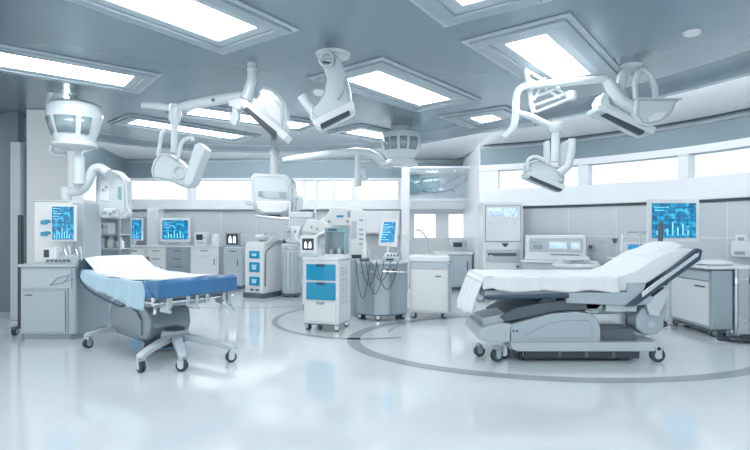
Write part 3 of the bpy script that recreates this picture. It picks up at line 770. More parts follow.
# things standing on and behind the blue drawer cart
def on_cart(px_, py_, D): v = P(px_, py_, D); return v
t = thing('patient_monitor', 'small monitor showing white shapes on black, on the blue drawer cart', 'monitor', (-.98, 7.40, 1.055), R(-6))
MB().side([(-.13, .0), (.13, .0), (.13, .04), (.0, .08), (-.13, .05)], -.10, .09).build('base', 'pale', t, bevel=.008)
MB().side([(-.12, .04), (.12, .04), (.125, .31), (-.12, .31)], -.05, .06).build('casing', 'white', t, bevel=.015)
MB().side([(-.085, .10), (.085, .10), (.085, .27), (-.085, .27)], -.057, -.048).build('display', 'dark', t)
for s in (-1, 1): MB().side([(s * .012, .13), (s * .05, .13), (s * .05, .2), (s * .035, .23), (s * .018, .2)], -.062, -.056).build('screen_shape', 'led', t)
t = thing('incubator_box', 'teal glass-fronted box with small bottles inside, at the right of the blue drawer cart', 'medical device', (-.58, 7.60, 1.055), R(-14))
MB().bx(-.16, .16, -.10, .12, 0, .03).build('base', 'white', t, bevel=.006)
MB().bx(-.155, .155, .10, .12, .03, .36).bx(-.155, -.14, -.10, .1, .03, .36).bx(.14, .155, -.10, .1, .03, .36).build('chamber', 'teal', t, bevel=.004)
MB().bx(-.16, .16, -.11, .12, .36, .43).build('lid', 'teal', t, bevel=.01)
MB().bx(-.14, .14, -.095, -.09, .03, .36).build('front_glass', 'glass', t)
MB().bx(-.10, .04, -.12, -.108, .385, .41).build('lid_label', 'navy', t)
for i, (x, h, mt) in enumerate(((-.09, .08, 'pale'), (-.03, .06, 'dark'), (.04, .10, 'white'), (.10, .07, 'dark'))):
    o = MB().lathe((0, 0, 0), [(0, 0), (.022, 0), (.024, h * .7), (.010, h * .85), (.010, h), (0, h)], 14).build('bottle', mt)
    o.location = t.location + Matrix.Rotation(R(-14), 3, 'Z') @ Vector((x, -.01 + .02 * (i % 2), .031))
    tag(o, ('pale bottle furthest left', 'squat dark bottle second from left', 'white bottle, the tallest one', 'dark bottle furthest right')[i] + ' in the teal glass-fronted box', 'bottle', 'bottles in the teal box')
M['drumglass'] = mat('drum_glass_grey', (.22, .30, .33), .12, 0, .6)
# ================================================================ LEFT SIDE
def plane_box(m, x0, x1, y, z0, z1, t=.02): return m.bx(x0, x1, y - t, y, z0, z1)
t = thing('storage_cabinet', 'grey metal floor cabinet with curved right side standing against the white column', 'cabinet', (-4.68, 6.6, 0))
pl = [(0, 0), (.66, 0), (.71, .02), (.75, .07), (.77, .16), (.78, .3), (.78, .75), (0, .75)]
MB().plan(pl, .07, .96).build('body', 'steelp', t, bevel=.01)
MB().plan([(.03, .03), (.64, .03), (.74, .15), (.75, .72), (.03, .72)], 0, .07).build('plinth', 'grey', t)
MB().plan([(-.02, -.03), (.67, -.03), (.74, .0), (.79, .07), (.81, .25), (.81, .77), (-.02, .77)], .96, 1.0).build('worktop', 'pale', t, bevel=.012)
dr = MB().bx(.03, .60, -.018, .002, .10, .65).build('door', 'steelp', t, bevel=.008)
MB().bx(.07, .17, -.024, -.016, .585, .60).build('handle', 'dgrey', dr)
MB().bx(.03, .68, -.014, .002, .68, .93).build('upper_panel', 'pale', t, bevel=.006)
m = MB(); m.tube([(.40, -.02, .72), (.50, -.02, .82), (.66, -.02, .86), (.60, -.02, .77), (.72, -.02, .80)], .007, 6); m.tube([(.42, -.02, .73), (.56, -.02, .75), (.60, -.02, .78)], .007, 6); m.build('cable_hook', 'grey', t)
MB().bx(.62, .635, -.01, .005, .08, .68).build('seam_strip', 'grey', t)

t = thing('wall_console', 'tall white console box with two blue clips, standing on the grey floor cabinet', 'medical console', (-4.72, 6.92, 1.0))
MB().bx(.0, .50, .0, .5, 0, .86).build('casing', 'white', t, bevel=.012)
MB().bx(.50, .66, .06, .5, 0, .83).build('side_panel', 'pale', t, bevel=.01)
for z in (.56, .40):
    m = MB(); m.poly([(.10, -.02, z - .03), (.17, -.02, z - .035), (.20, -.02, z - .01), (.26, -.02, z + .01), (.20, -.02, z + .035), (.10, -.02, z + .02)], (0, .025, 0)); m.build('clip', 'cyan', t, bevel=.006, label='bright blue clip')
MB().bx(.0, .5, -.004, .0, .84, .85).build('seam_strip', 'grey', t)
def monitor(name, label, x, y, z, w_, h_, rz=0, stand=0, tilt=0, mt='screen', group=None, writing=0, loc_z=None):
    """flat screen facing -y; z = its underside; stand = height of its foot below it"""
    t = thing(name, label, 'monitor', (x, y, z - stand), rz, group)
    b = w_ * .07; ca = MB().bx(-w_ / 2, w_ / 2, -.02, .03, stand, stand + h_).build('casing', 'white', t, bevel=.012)
    MB().bx(-w_ / 2 + b, w_ / 2 - b, -.027, -.019, stand + b * 1.3, stand + h_ - b).build('display', mt, t)
    m = MB(); sx = -w_ / 2 + b * 1.6
    for k in range(writing):
        m.bx(sx, sx + w_ * (.28, .18, .34, .22)[k % 4], -.029, -.0265, stand + h_ - b * 2.2 - k * h_ * .07, stand + h_ - b * 2.2 - k * h_ * .07 + h_ * .012)
    # bar graph and trace at the lower half of the picture
    for k in range(7):
        hh = h_ * (.10, .22, .15, .30, .18, .26, .12)[k]
        m.bx(-w_ * .34 + k * w_ * .10, -w_ * .34 + k * w_ * .10 + w_ * .022, -.029, -.0265, stand + b * 2, stand + b * 2 + hh)
    m.build('screen_writing', 'pixel', t)
    if stand > .02:
        MB().cyl((0, .02, 0.01), (0, .02, stand + .1), .02).build('neck', 'pale', t)
        MB().lathe((0, .02, 0), [(0, 0), (.07, 0), (.07, .012), (.03, .025), (0, .026)], 20).build('foot', 'white', t)
    return t
mo = monitor('monitor', 'portrait white-framed blue monitor in front of the tall white console', -4.23, 6.80, 1.29, .34, .50, 0, .29, writing=5)
t = thing('keyboard_console', 'small console with keypad and jumble of probes below the portrait monitor', 'medical device', (-4.20, 6.70, 1.0))
t.location = (-4.15, 6.65, 1.0)
MB().side([(-.2, 0), (.22, 0), (.22, .09), (.12, .13), (-.2, .05)], -.06, .05).build('housing', 'pale', t, bevel=.01)
m = MB()
for i in range(6):
    for j in range(3): m.box((-.16 + i * .055, -.064, .02 + j * .0 + .012 + j * .012), (.035, .012, .009))
m.build('keypad', 'dgrey', t)
MB().bx(-.24, -.06, -.055, .045, .05, .22).build('side_unit', 'white', t, bevel=.01)
MB().bx(-.215, -.15, -.063, -.053, .09, .19).build('display', 'dark', t)
m = MB()
for k in range(6):
    x = -.04 + k * .05; m.tube([(x, .02, .10), (x + .02, -.01, .16 + .03 * (k % 3)), (x + .06, -.04, .13), (x + .08, -.075, .05)], .008, 6)
m.build('probe_cable', 'steel', t)
t = thing('drip_stand', 'dark slim stand on castors between the slate wall and the grey floor cabinet', 'stand', (-4.96, 7.0, 0))
MB().bx(-.025, .025, -.03, .03, .12, 1.66).build('mast', 'dark', t, bevel=.006)
MB().bx(-.04, .04, -.14, .14, .08, .12).build('foot_bar', 'dgrey', t, bevel=.006)
for y in (-.11, .11): caster(t, 0, y, .04, 1.57, top=.1)

# ---- shelf of instruments behind the left bed
t = thing('instrument_shelf', 'open steel instrument shelving behind the pillow of the left bed', 'shelf', (-5.42, 9.4, 0))
for x in (0, .62): 
    for y in (0, .4): MB().bx(x - .015, x + .015, y - .015, y + .015, 0, 1.75).build('upright', 'steel', t)
for z in (.5, 1.08, 1.35, 1.72): MB().bx(-.02, .64, -.02, .42, z, z + .025).build('shelf_board', 'pale', t, bevel=.004)
MB().bx(-.02, .64, .40, .42, .1, 1.75).build('back_panel', 'pale', t)
def small_box(name, label, cat, x, y, z, w_, d_, h_, rz=0, face='dgrey', body='white', group=None):
    t = thing(name, label, cat, (x, y, z), rz, group)
    MB().side([(-w_ / 2, 0), (w_ / 2, 0), (w_ / 2, h_ * .9), (w_ * .44, h_), (-w_ * .44, h_), (-w_ / 2, h_ * .9)], -d_ / 2, d_ / 2).build('casing', body, t, bevel=.008)
    MB().bx(-w_ * .34, w_ * .2, -d_ / 2 - .006, -d_ / 2 + .002, h_ * .42, h_ * .82).build('display', face, t)
    m = MB()
    for k in range(3): m.cyl((w_ * (-.2 + .2 * k), -d_ / 2 - .012, h_ * .2), (w_ * (-.2 + .2 * k), -d_ / 2, h_ * .2), h_ * .06, n=10)
    m.cyl((w_ * .34, -d_ / 2 - .012, h_ * .6), (w_ * .34, -d_ / 2, h_ * .6), h_ * .07, n=10)
    m.build('knob', 'grey', t); return t
small_box('recorder', 'dark-fronted recorder at the left end of the lower instrument shelf', 'medical device', -5.25, 9.60, 1.105, .22, .26, .2, face='dark')
small_box('recorder', 'pale recorder on the middle instrument shelf, above the dark-fronted one', 'medical device', -5.2, 9.6, 1.375, .3, .26, .22, face='grey')
small_box('recorder', 'boxy unit on the topmost instrument shelf', 'medical device', -5.08, 9.6, 1.745, .42, .28, .2, face='pale')
for i, (x, h) in enumerate(((-5.04, .235), (-4.87, .20))):
    o = MB().lathe((0, 0, 0), [(0, 0), (.07, 0), (.075, .03), (.075, h * .6), (.04, h * .8), (.03, h * .82), (.03, h * .95), (.05, h * .97), (.05, h), (0, h)], 20).build('dispenser_bottle', 'white'); o.location = (x, 9.55, 1.105)
    tag(o, ('taller' if i == 0 else 'shorter') + ' of two white dispenser bottles on the instrument shelf', 'bottle', 'white dispenser bottles')

# ---- counter along the back wall
YC = 12.75
def cab(x0, x1, label, drawers=1, mt='white', top=1.02, y=YC, d=.6, slot=False):
    t = thing('base_cabinet', label, 'cabinet', ((x0 + x1) / 2, y, 0)); w_ = x1 - x0 - .01
    MB().bx(-w_ / 2, w_ / 2, -d / 2, d / 2, .08, top).build('body', mt, t, bevel=.008)
    MB().bx(-w_ / 2 + .03, w_ / 2 - .03, -d / 2 + .04, d / 2, 0, .08).build('plinth', 'dgrey', t)
    zz = top - .04
    for k in range(drawers):
        dr = MB().bx(-w_ / 2 + .04, w_ / 2 - .04, -d / 2 - .016, -d / 2 + .002, zz - .17, zz).build('drawer', mt, t, bevel=.006)
        MB().bx(-.09, .09, -d / 2 - .03, -d / 2 - .014, zz - .06, zz - .04).build('handle', 'dgrey', dr); zz -= .2
    dr = MB().bx(-w_ / 2 + .04, w_ / 2 - .04, -d / 2 - .016, -d / 2 + .002, .12, zz).build('door', mt, t, bevel=.006)
    MB().bx(w_ / 2 - .12, w_ / 2 - .10, -d / 2 - .03, -d / 2 - .014, zz - .2, zz - .05).build('handle', 'dgrey', dr)
    return t
XY = lambda px_, D: (px_ - 375) / FPX * D
for a_, b_, n_, lb in ((122, 146, 1, 'left-end pale base cabinet of the back counter, under the small portrait monitor'), (146, 166, 2, 'base cabinet of the back counter in front of the white pier'),
                   (166, 190, 3, 'base cabinet with three drawers under the wide landscape monitor'), (190, 219, 1, 'white base cabinet with one wide drawer at the right end of the back counter')):
    cab(XY(a_, 12.45), XY(b_, 12.45), lb, n_, 'white' if n_ != 3 else 'steelp')
cw = MB().bx(XY(120, 12.45), XY(220, 12.45), YC - .33, YC + .33, 1.02, 1.06).build('countertop', 'white', bevel=.008); tag(cw, 'long white countertop lying across the back base cabinets', 'countertop')
cab(XY(224, 12.3), XY(243, 12.3), 'detached small grey cabinet between the back counter and the blue-panelled machine', 1, 'pale', 1.02, 12.5, .5)
monitor('monitor', 'small portrait blue monitor at the left end of the back counter', XY(134, 12.55), 12.55, 1.18, .44, .56, R(6), .12, writing=4)
monitor('monitor', 'wide landscape blue monitor on the back counter by the white pier', XY(175.5, 12.65), 12.65, 1.15, .74, .60, R(4), .09, writing=4)
small_box('test_meter', 'small white meter with square dark display, right of the landscape monitor', 'medical device', XY(202, 12.6), 12.6, 1.06, .30, .25, .34, face='dark')
small_box('keyboard_unit', 'low pale unit with knobs in front of the landscape monitor', 'medical device', XY(177, 12.5), 12.49, 1.06, .55, .1, .09, face='grey', body='pale')
o = MB().lathe((0, 0, 0), [(0, 0), (.11, 0), (.12, .04), (.12, .20), (.09, .27), (.04, .29), (0, .29)], 22).build('canister', 'white'); o.location = (XY(216, 12.6), 12.6, 1.06)
tag(o, 'plain white rounded canister at the right end of the back counter', 'canister')
t = thing('patient_monitor', 'dark-framed screen with two white shapes on the detached back cabinet', 'monitor', (XY(233, 12.5), 12.5, 1.02))
MB().bx(-.17, .17, -.08, .12, 0, .04).build('base', 'pale', t, bevel=.008)
MB().bx(-.17, .17, -.06, .08, .04, .36).build('casing', 'grey', t, bevel=.012)
MB().bx(-.14, .14, -.066, -.058, .07, .33).build('display', 'dark', t)
for s in (-1, 1): MB().side([(s * .02, .11), (s * .085, .11), (s * .085, .24), (s * .05, .29), (s * .025, .24)], -.07, -.064).build('screen_shape', 'led', t)

# ---- white equipment massed behind the drawer cart (anaesthesia machines)
t = thing('anaesthesia_machine', 'white cluttered machine with tubes and boxes behind the small black-screened monitor', 'medical machine', (-1.25, 9.3, 0))
MB().bx(-.06, .30, -.25, .3, .1, 1.15).build('body', 'white', t, bevel=.02)
MB().bx(-.44, .32, -.3, .33, 1.15, 1.2).build('shelf_top', 'pale', t, bevel=.01)
MB().bx(-.05, .29, -.22, .28, .0, .1).build('plinth', 'dgrey', t)
MB().box((-.25, 0, 1.36), (.26, .3, .32)).build('vaporizer', 'white', t, bevel=.03)
MB().side([(-.08, 1.42), (.30, 1.36), (.46, 1.5), (.30, 1.62), (.02, 1.64)], -.22, .12).build('tilted_head', 'white', t, bevel=.02)
MB().side([(.12, 1.2), (.2, 1.2), (.22, 1.42), (.10, 1.44)], -.1, .1).build('neck', 'pale', t, bevel=.01)
MB().bx(-.32, .10, -.1, .2, 1.68, 1.78).build('upper_tray', 'steel', t, bevel=.01)
for x in (-.36, .12): MB().cyl((x, .15, 1.2), (x, .15, 1.98), .02).build('post', 'chrome', t)
m = MB()
for k in range(4): m.torus((-.34 + .0 * k, -.16, 1.28 + .085 * k), .05, .011, 16, 6)
m.build('hose_coil', 'pale', t)
m = MB(); m.bend([(-.1, -.25, 1.5), (-.2, -.32, 1.3), (-.05, -.34, 1.2), (.15, -.33, 1.32), (.35, -.3, 1.42)], .022, 8, .1); m.build('breathing_hose', 'white', t)
m = MB()
for x, z in ((-.32, 1.42), (-.2, 1.42), (.1, 1.5), (.2, 1.47)): m.cyl((x, -.235, z), (x, -.15, z), .025, n=12)
m.build('dial', 'grey', t)
t = thing('anaesthesia_machine', 'white machine with small blue labels behind the teal glass-fronted box', 'medical machine', (-.66, 10.05, 0))
MB().bx(-.30, .30, -.25, .3, .08, 1.3).build('body', 'white', t, bevel=.02)
MB().bx(-.28, .28, -.22, .28, 0, .08).build('plinth', 'dgrey', t)
MB().side([(-.42, 1.52), (.42, 1.52), (.42, 1.86), (-.20, 1.92), (-.30, 1.72), (-.42, 1.66)], -.2, .2).build('upper_head', 'white', t, bevel=.03)
MB().bx(-.06, .10, -.1, .15, 1.28, 1.55).build('neck', 'pale', t, bevel=.01)
MB().bx(-.10, .04, -.21, -.198, 1.70, 1.74).bx(-.12, .10, -.26, -.248, 1.22, 1.27).build('label_strip', 'cyan', t)
MB().bx(-.42, -.12, -.3, 0, 1.30, 1.38).build('side_tray', 'steel', t, bevel=.01)
m = MB()
for x in (-.24, .12, .22, .32): m.cyl((x, -.21, 1.62), (x, -.19, 1.62), .028, n=12)
m.build('dial', 'grey', t)
MB().bx(.12, .30, -.206, -.198, 1.70, 1.82).build('display', 'grey', t)

# ---- bench behind the wash cart
t = thing('wall_bench', 'low grey bench cabinet between the wash cart and the right bed', 'cabinet', (2.0, 12.3, 0))
MB().bx(-.55, .33, -.3, .3, .08, .86).build('body', 'pale', t, bevel=.01); MB().bx(-.57, .35, -.33, .33, .86, .92).build('worktop', 'white', t, bevel=.01)
for x in (-.32, .10): 
    d_ = MB().bx(x - .19, x + .19, -.316, -.298, .12, .82).build('door', 'pale', t, bevel=.006); MB().bx(x + .1, x + .13, -.33, -.314, .5, .7).build('handle', 'dgrey', d_)
MB().bx(-.5, .3, -.28, .28, 0, .08).build('plinth', 'dgrey', t)
small_box('bench_scale', 'steel bench instrument on the low bench behind the wash cart', 'medical device', 2.02, 12.2, .92, .4, .3, .28, body='steel', face='dark')
# ---- glazed overhead box with curved pipes in it
t = thing('glazed_bulkhead', 'framed glass panel with curved pipes behind it, high at the back', 'glazed panel', (0, 12.6, 0))
x0, x1 = XY(404, 12.6), XY(474, 12.6)
m = MB(); m.bx(x0, x1, 0, .1, 3.0, 3.06).bx(x0, x1, 0, .1, 2.18, 2.24).bx(x1 - .05, x1, 0, .1, 2.18, 3.06).build('frame', 'steel', t, bevel=.006)
MB().bx(x0 - .06, x0 + .14, -.05, .12, 0, 3.1).build('jamb', 'white', t, bevel=.01)
MB().bx(x0, x1, .04, .05, 2.22, 3.02).build('pane', 'glass', t)
MB().bx(x0 + .1, x1, .6, .64, 2.0, 3.1).build('rear_board', 'wallw', t)
MB().bx(x0 + .5, x0 + .95, .5, .58, 2.45, 2.85).bx(x0 + .15, x0 + .45, .5, .58, 2.4, 2.9).build('tinted_panel', 'teal', t)
m = MB(); m.tube([(x0 + .1 + .1 * k, .3, 2.85 - .42 * math.sin(PI * k / 16) ** .8) for k in range(17)], .022, 8); m.tube([(x0 + .75 + .09 * k, .35, 2.45 + .05 * k) for k in range(10)], .018, 8)
m.build('curved_pipe', 'steel', t)
m = MB()
for k in range(6): m.box((x0 + .95 + .12 * k, .4, 2.4 + .1 * ((k * 2) % 5)), (.12, .08, .10), R(20 * k))
m.build('fitting', 'white', t, bevel=.01)
# ---- overhead locker strip on the back wall
for a_, b_, lb in ((358, 400, 'white wall locker left of the framed glass panel'),):
    t = thing('wall_locker', lb, 'cabinet', (XY(a_, 13.2), 13.2, 0)); w_ = XY(b_, 13.2) - XY(a_, 13.2)
    MB().bx(0, w_, -.05, .17, 1.35, 1.96).build('body', 'white', t, bevel=.01)
    for k in range(2): d_ = MB().bx(.03 + k * w_ / 2, w_ / 2 - .02 + k * w_ / 2, -.066, -.048, 1.38, 1.93).build('door', 'white', t, bevel=.006)

# ================================================================ RIGHT SIDE
t = thing('tall_cabinet', 'tall white equipment tower with lilac display, paper slot and lock', 'cabinet', (XY(503, 10.5), 10.5, 0)); w_ = .84
MB().bx(-w_ / 2, w_ / 2, 0, .5, .08, 2.03).build('body', 'white', t, bevel=.01)
MB().bx(-w_ / 2 + .03, w_ / 2 - .03, .03, .5, 0, .08).build('plinth', 'dgrey', t)
m = MB(); m.bx(-.38, .38, -.012, .0, 1.20, 1.97).build('window_frame', 'grey', t, bevel=.004)
MB().bx(-.36, .36, -.018, -.008, 1.22, 1.95).build('notice_board', 'white', t)
MB().bx(-.32, -.02, -.024, -.016, 1.76, 1.91).bx(.02, .30, -.024, -.016, 1.73, 1.91).build('display', 'panel', t)
m = MB()
for x in (-.28, -.1, .07, .24): m.cyl((x, -.024, 1.6), (x, -.014, 1.6), .010, n=8)
m.build('pin', 'dgrey', t)
MB().side([(-.03, 1.17), (.11, 1.17), (.09, 1.13), (.04, 1.09), (.0, 1.13)], -.03, .0).build('latch', 'dark', t, bevel=.004)
d_ = MB().bx(-.36, .36, -.018, .0, .78, 1.04).build('drawer', 'pale', t, bevel=.008)
MB().bx(-.32, .28, -.024, -.014, .90, .97).build('paper_slot', 'dgrey', d_); MB().bx(-.30, -.22, -.028, -.02, .90, .92).build('paper_tab', 'white', d_)
d_ = MB().bx(-.36, .36, -.018, .0, .12, .75).build('door', 'white', t, bevel=.008)
MB().cyl((.30, -.035, .68), (.30, -.014, .68), .022).build('lock', 'dark', d_)

# counter and instrument behind the right bed
cc = Vector((3.62, 10.0, 0)); ca = R(-24)
t = thing('wall_counter', 'white counter against the curved wall behind the right bed', 'cabinet', cc, ca)
MB().bx(-.62, .75, -.25, .25, .08, .80).build('body', 'pale', t, bevel=.01); MB().bx(-.65, .78, -.28, .27, .80, .85).build('worktop', 'white', t, bevel=.012)
MB().bx(-.6, .73, -.22, .23, 0, .08).build('plinth', 'dgrey', t)
for x in (-.40, .06, .52): MB().bx(x - .21, x + .21, -.266, -.248, .12, .76).build('door', 'pale', t, bevel=.006)
t = thing('analyser', 'long white analyser with three little screens on the counter behind the right bed', 'medical machine', cc + Vector((0, 0, .85)), ca)
MB().side([(-.60, 0), (.62, 0), (.62, .06), (.56, .10), (.56, .50), (-.58, .50), (-.58, .08)], -.14, .18).build('casing', 'white', t, bevel=.02)
MB().bx(-.50, .50, -.146, -.136, .16, .44).build('front_panel', 'pale', t, bevel=.006)
MB().bx(-.42, -.24, -.154, -.144, .22, .30).build('dark_display', 'grey', t)
MB().bx(-.12, .22, -.154, -.144, .22, .38).build('display_frame', 'white', t); MB().bx(-.10, .20, -.158, -.15, .25, .35).build('display', 'panel', t)
MB().bx(.28, .46, -.154, -.144, .22, .38).build('display_frame', 'white', t); MB().bx(.30, .44, -.158, -.15, .25, .34).build('display', 'panel', t)
MB().bx(-.10, .45, -.15, -.138, .105, .12).build('vent_slot', 'dark', t)
m = MB()
for k in range(3): m.cyl((-.44 + .07 * k, -.17, .35), (-.44 + .07 * k, -.14, .35), .018, n=10)
m.build('knob', 'grey', t)
t = thing('round_table', 'round white pedestal table just behind the right bed', 'table', (3.52, 8.75, 0))
MB().lathe((0, 0, 0), [(0, .80), (.36, .80), (.40, .82), (.40, .85), (.37, .865), (0, .865)], 40).build('tabletop', 'white', t)
MB().cyl((0, 0, .03), (0, 0, .80), .04).build('pedestal', 'steel', t); MB().lathe((0, 0, 0), [(0, 0), (.24, 0), (.24, .02), (.05, .05), (0, .05)], 30).build('foot', 'steel', t)
small_box('centrifuge', 'low pale tray-shaped instrument on the round pedestal table', 'medical device', 3.55, 8.8, .865, .4, .24, .07, face='grey', body='pale')
# wall fittings
def on_wall(px_, off=0):
    i, p = ray_s(px_); d = (RW[i + 1] - RW[i]).normalized(); return p, math.atan2(d.y, d.x)
for px_, py_, lb, kind in ((591, 247, 'grey wall socket above the round pedestal table', 0), (615, 240, 'small dark wall hook beside the upper bed monitor frame', 1), (602, 241, 'tiny pale wall button between the socket and the hook', 2), (742, 240, 'white wall socket box at the far right edge', 3)):
    p, a_ = on_wall(px_); v = P(px_, py_, p.y)
    t = thing('wall_socket' if kind != 1 else 'wall_hook', lb, 'wall fitting', (p.x, p.y, v.z), a_)
    if kind == 1:
        MB().bx(-.05, .05, -.02, 0, -.02, .05).build('plate', 'pale', t, bevel=.004); MB().side([(-.03, .03), (.04, .03), (.02, -.06), (-.01, -.06)], -.07, -.02).build('hook', 'dgrey', t, bevel=.005)
    else:
        s_ = (.07, 0, .03, .09)[kind]
        MB().bx(-s_, s_, -.025, 0, -s_, s_).build('plate', ('pale', '', 'white', 'white')[kind], t, bevel=.006); MB().bx(-s_ * .55, s_ * .55, -.03, -.022, -s_ * .5, s_ * .5).build('insert', 'dgrey' if kind == 0 else 'grey', t, bevel=.003)
p, a_ = on_wall(746); t = thing('wall_dispenser', 'white dispenser fixed to the wall at the far right edge, below the socket', 'dispenser', (p.x, p.y, 1.02), a_)
MB().side([(-.14, .0), (.14, .0), (.16, .08), (.14, .26), (-.14, .26), (-.16, .08)], -.14, 0).build('casing', 'white', t, bevel=.02); MB().bx(-.08, .08, -.15, -.138, .04, .09).build('outlet', 'grey', t)

# cabinet with pipe legs
t = thing('bedside_cabinet', 'grey bedside cabinet with white door facing the bed, beside the head of the right bed', 'cabinet', (4.55, 6.75, 0))
MB().bx(0, .28, 0, .95, .10, .90).build('body', 'steelp', t, bevel=.01)
MB().bx(.02, .26, .03, .92, .055, .10).build('base_board', 'dgrey', t)
MB().plan([(-.10, -.02), (.60, -.02), (.62, .1), (.62, .98), (-.10, .98)], .92, .965).build('worktop', 'white', t, bevel=.012)
MB().bx(-.0, .28, 0, .95, .90, .92).build('top_rail', 'dgrey', t)
d_ = MB().bx(-.02, .002, .05, .90, .14, .74).build('door', 'white', t, bevel=.008, label='white door'); MB().bx(-.035, -.018, .12, .32, .66, .68).build('handle', 'dgrey', d_)
MB().bx(-.018, .002, .05, .90, .76, .88).build('drawer', 'pale', t, bevel=.006)
for x, y in ((.05, .05), (.23, .05), (.05, .9), (.23, .9)): caster(t, x, y, .035, 0, top=.08)
for x, y in ((.34, .03), (.56, .03), (.56, .9)): 
    l_ = MB().cyl((x, y, 0), (x, y, .93), .026).build('leg', 'steel', t); MB().cyl((x, y, .72), (x, y, .80), .034).build('collar', 'chrome', l_)
MB().bx(.30, .54, .25, .9, .06, .90).build('gap_shade_panel', 'dgrey', t, bevel=.004)  # dark sheet in place of the shade in the gap between the legs
o = MB().lathe((0, 0, 0), [(0, 0), (.20, .0), (.24, .02), (.22, .05), (.10, .075), (0, .08)], 30).build('folded_pad', 'white'); o.location = (4.72, 6.95, .965); o.scale = (1, .7, 1)
tag(o, 'low white folded pad lying on the bedside cabinet', 'pad')
m = MB()
for k, (x, y, r_) in enumerate(((4.62, 6.58, .10), (4.75, 6.52, .13), (4.92, 6.57, .11), (4.88, 6.46, .12), (4.70, 6.46, .10), (5.05, 6.52, .13), (5.02, 6.44, .09))):
    m.torus((x, y, .018 + .016 * (k % 3)), r_, .017, 20, 6, 'Z', .7)
m.tube([(4.55, 6.63, .02), (4.8, 6.6, .02), (5.1, 6.5, .03), (5.4, 6.45, .02), (5.7, 6.5, .02)], .017, 8)
o = m.build('hose_coil', 'dark'); tag(o, 'dark hose lying in loose coils on the floor by the bedside cabinet', 'hose')
# large monitor and its arm
t = monitor('monitor', 'large white-framed blue monitor behind the raised head of the right bed', 4.50, 7.55, 1.26, .80, .65, R(3), .295, writing=2)
# trolley with tube handle and blue-labelled unit
t = thing('instrument_trolley', 'small trolley with arched tube handle left of the large monitor', 'trolley', (4.50, 8.65, 0))
MB().bx(-.38, .30, -.2, .25, .94, .97).build('shelf_top', 'white', t, bevel=.006); MB().bx(-.38, .30, -.2, .25, .35, .38).build('lower_shelf', 'pale', t, bevel=.006)
for x in (-.34, .26):
    for y in (-.17, .22): MB().cyl((x, y, .08), (x, y, .95), .016).build('upright', 'chrome', t); caster(t, x, y, .035, 0, top=.09)
m = MB(); m.bend([(-.30, -.15, .95), (-.30, -.15, 1.41), (.26, -.15, 1.41), (.26, -.15, .95)], .018, 10, .1); m.build('handle_arch', 'chrome', t)
m = MB(); m.cyl((-.0, -.15, .97), (0, -.15, 1.41), .01); m.build('handle_post', 'chrome', t)
t = thing('infusion_pump', 'boxy unit with blue front strip on the small trolley', 'medical device', (4.56, 8.67, .97))
MB().bx(-.26, .16, -.1, .12, 0, .26).build('casing', 'white', t, bevel=.012); MB().bx(-.22, .12, -.106, -.098, .13, .23).build('display', 'screen2', t)
m = MB()
for k in range(4): m.bx(-.2 + .08 * k, -.16 + .08 * k, -.106, -.098, .04, .08)
m.build('button', 'grey', t)
# unlit handset on a bracket at the bed's head
t = thing('bedside_handset', 'slim dark handset on a bracket in front of the large monitor', 'handset', (4.20, 7.35, 0))
m = MB(); m.side([(-.035, 1.22), (.02, 1.20), (.045, 1.55), (.0, 1.60), (-.03, 1.5)], -.02, .03); m.build('handset_body', 'dgrey', t, bevel=.01)
m = MB(); m.bend([(0, 0, 1.24), (-.04, 0, 1.16), (.1, 0, 1.10), (.1, .02, 0.02)], .014, 8); m.build('bracket', 'steel', t)
MB().lathe((.1, .02, 0), [(0, 0), (.12, 0), (.12, .02), (.02, .03), (0, .03)], 20).build('foot', 'steel', t)

# ================================================================ HANGING EQUIPMENT
def L(pts, D): return [P(x, y, D) for x, y in pts]
# ---- drum lamp on the left
D = 7.1
t = thing('ceiling_pendant', 'white ceiling drum lamp with glazed openings and post, before the white column', 'surgical lamp', P(75, 120, D))
c = P(75, 107, D); s_ = D / FPX
rz = lambda px_: px_ * s_
prof = [(0, 0), (rz(24), 0), (rz(25.5), -rz(3)), (rz(25), -rz(10)), (rz(22), -rz(22)), (rz(19), -rz(31)), (rz(18), -rz(36)), (0, -rz(36))]
MB().lathe(c, [(r_, z_) for r_, z_ in prof], 40).build('drum', 'lamp', t, world=True)
MB().lathe(c, [(0, .05), (rz(20), .05), (rz(24), .015), (rz(24), -.005), (0, -.005)], 40).build('drum_cap', 'grey', t, world=True)
for a0, a1 in ((-168, -150), (-140, -118), (-104, -58), (-46, -24)):
    a0, a1 = R(a0), R(a1)
    MB().lathe(c, [(rz(24.7), -rz(13)), (rz(22.6), -rz(22)), (rz(20.2), -rz(29))], 6, a0, a1).build('drum_window', 'drumglass', t, world=True, solid=.012)
MB().lathe(P(75, 146, D), [(0, .06), (rz(18), .06), (rz(21), .02), (rz(21), -.01), (rz(14), -.05), (0, -.05)], 36).build('lower_disc', 'lamp', t, world=True)
MB().cyl(P(78, 148, D), P(78, 157, D), rz(3)).cyl(P(79, 156, D), P(79, 184, D), rz(5.2)).build('post', 'lamp', t, world=True)
top_ = F(57, 95, ZC)
MB().img([(46, 88, D), (64, 85, D), (66, 104, D), (58, 108, D), (47, 106, D)], .35).build('mounting_box', 'lamp', t, world=True, bevel=.02)
MB().bend(L([(52, 90), (47, 105), (48, 125), (54, 138), (50, 150), (56, 156), (66, 154)], D), rz(2.2), 10, .12).bend([v + Vector((.0, .12, 0)) for v in L([(54, 90), (50, 110), (55, 128)], D)], rz(1.8), 10).build('bent_tube', 'lamp', t, world=True)
MB().cyl(P(67, 97, D - .02), P(67, 97, D + .1), rz(1.6)).build('indicator_lamp', 'lamplit', t, world=True)
MB().cyl(P(58, 90, D + .17), Vector((P(58, 90, D).x, D + .17, ZC)), .10).build('ceiling_stem', 'lamp', t, world=True)
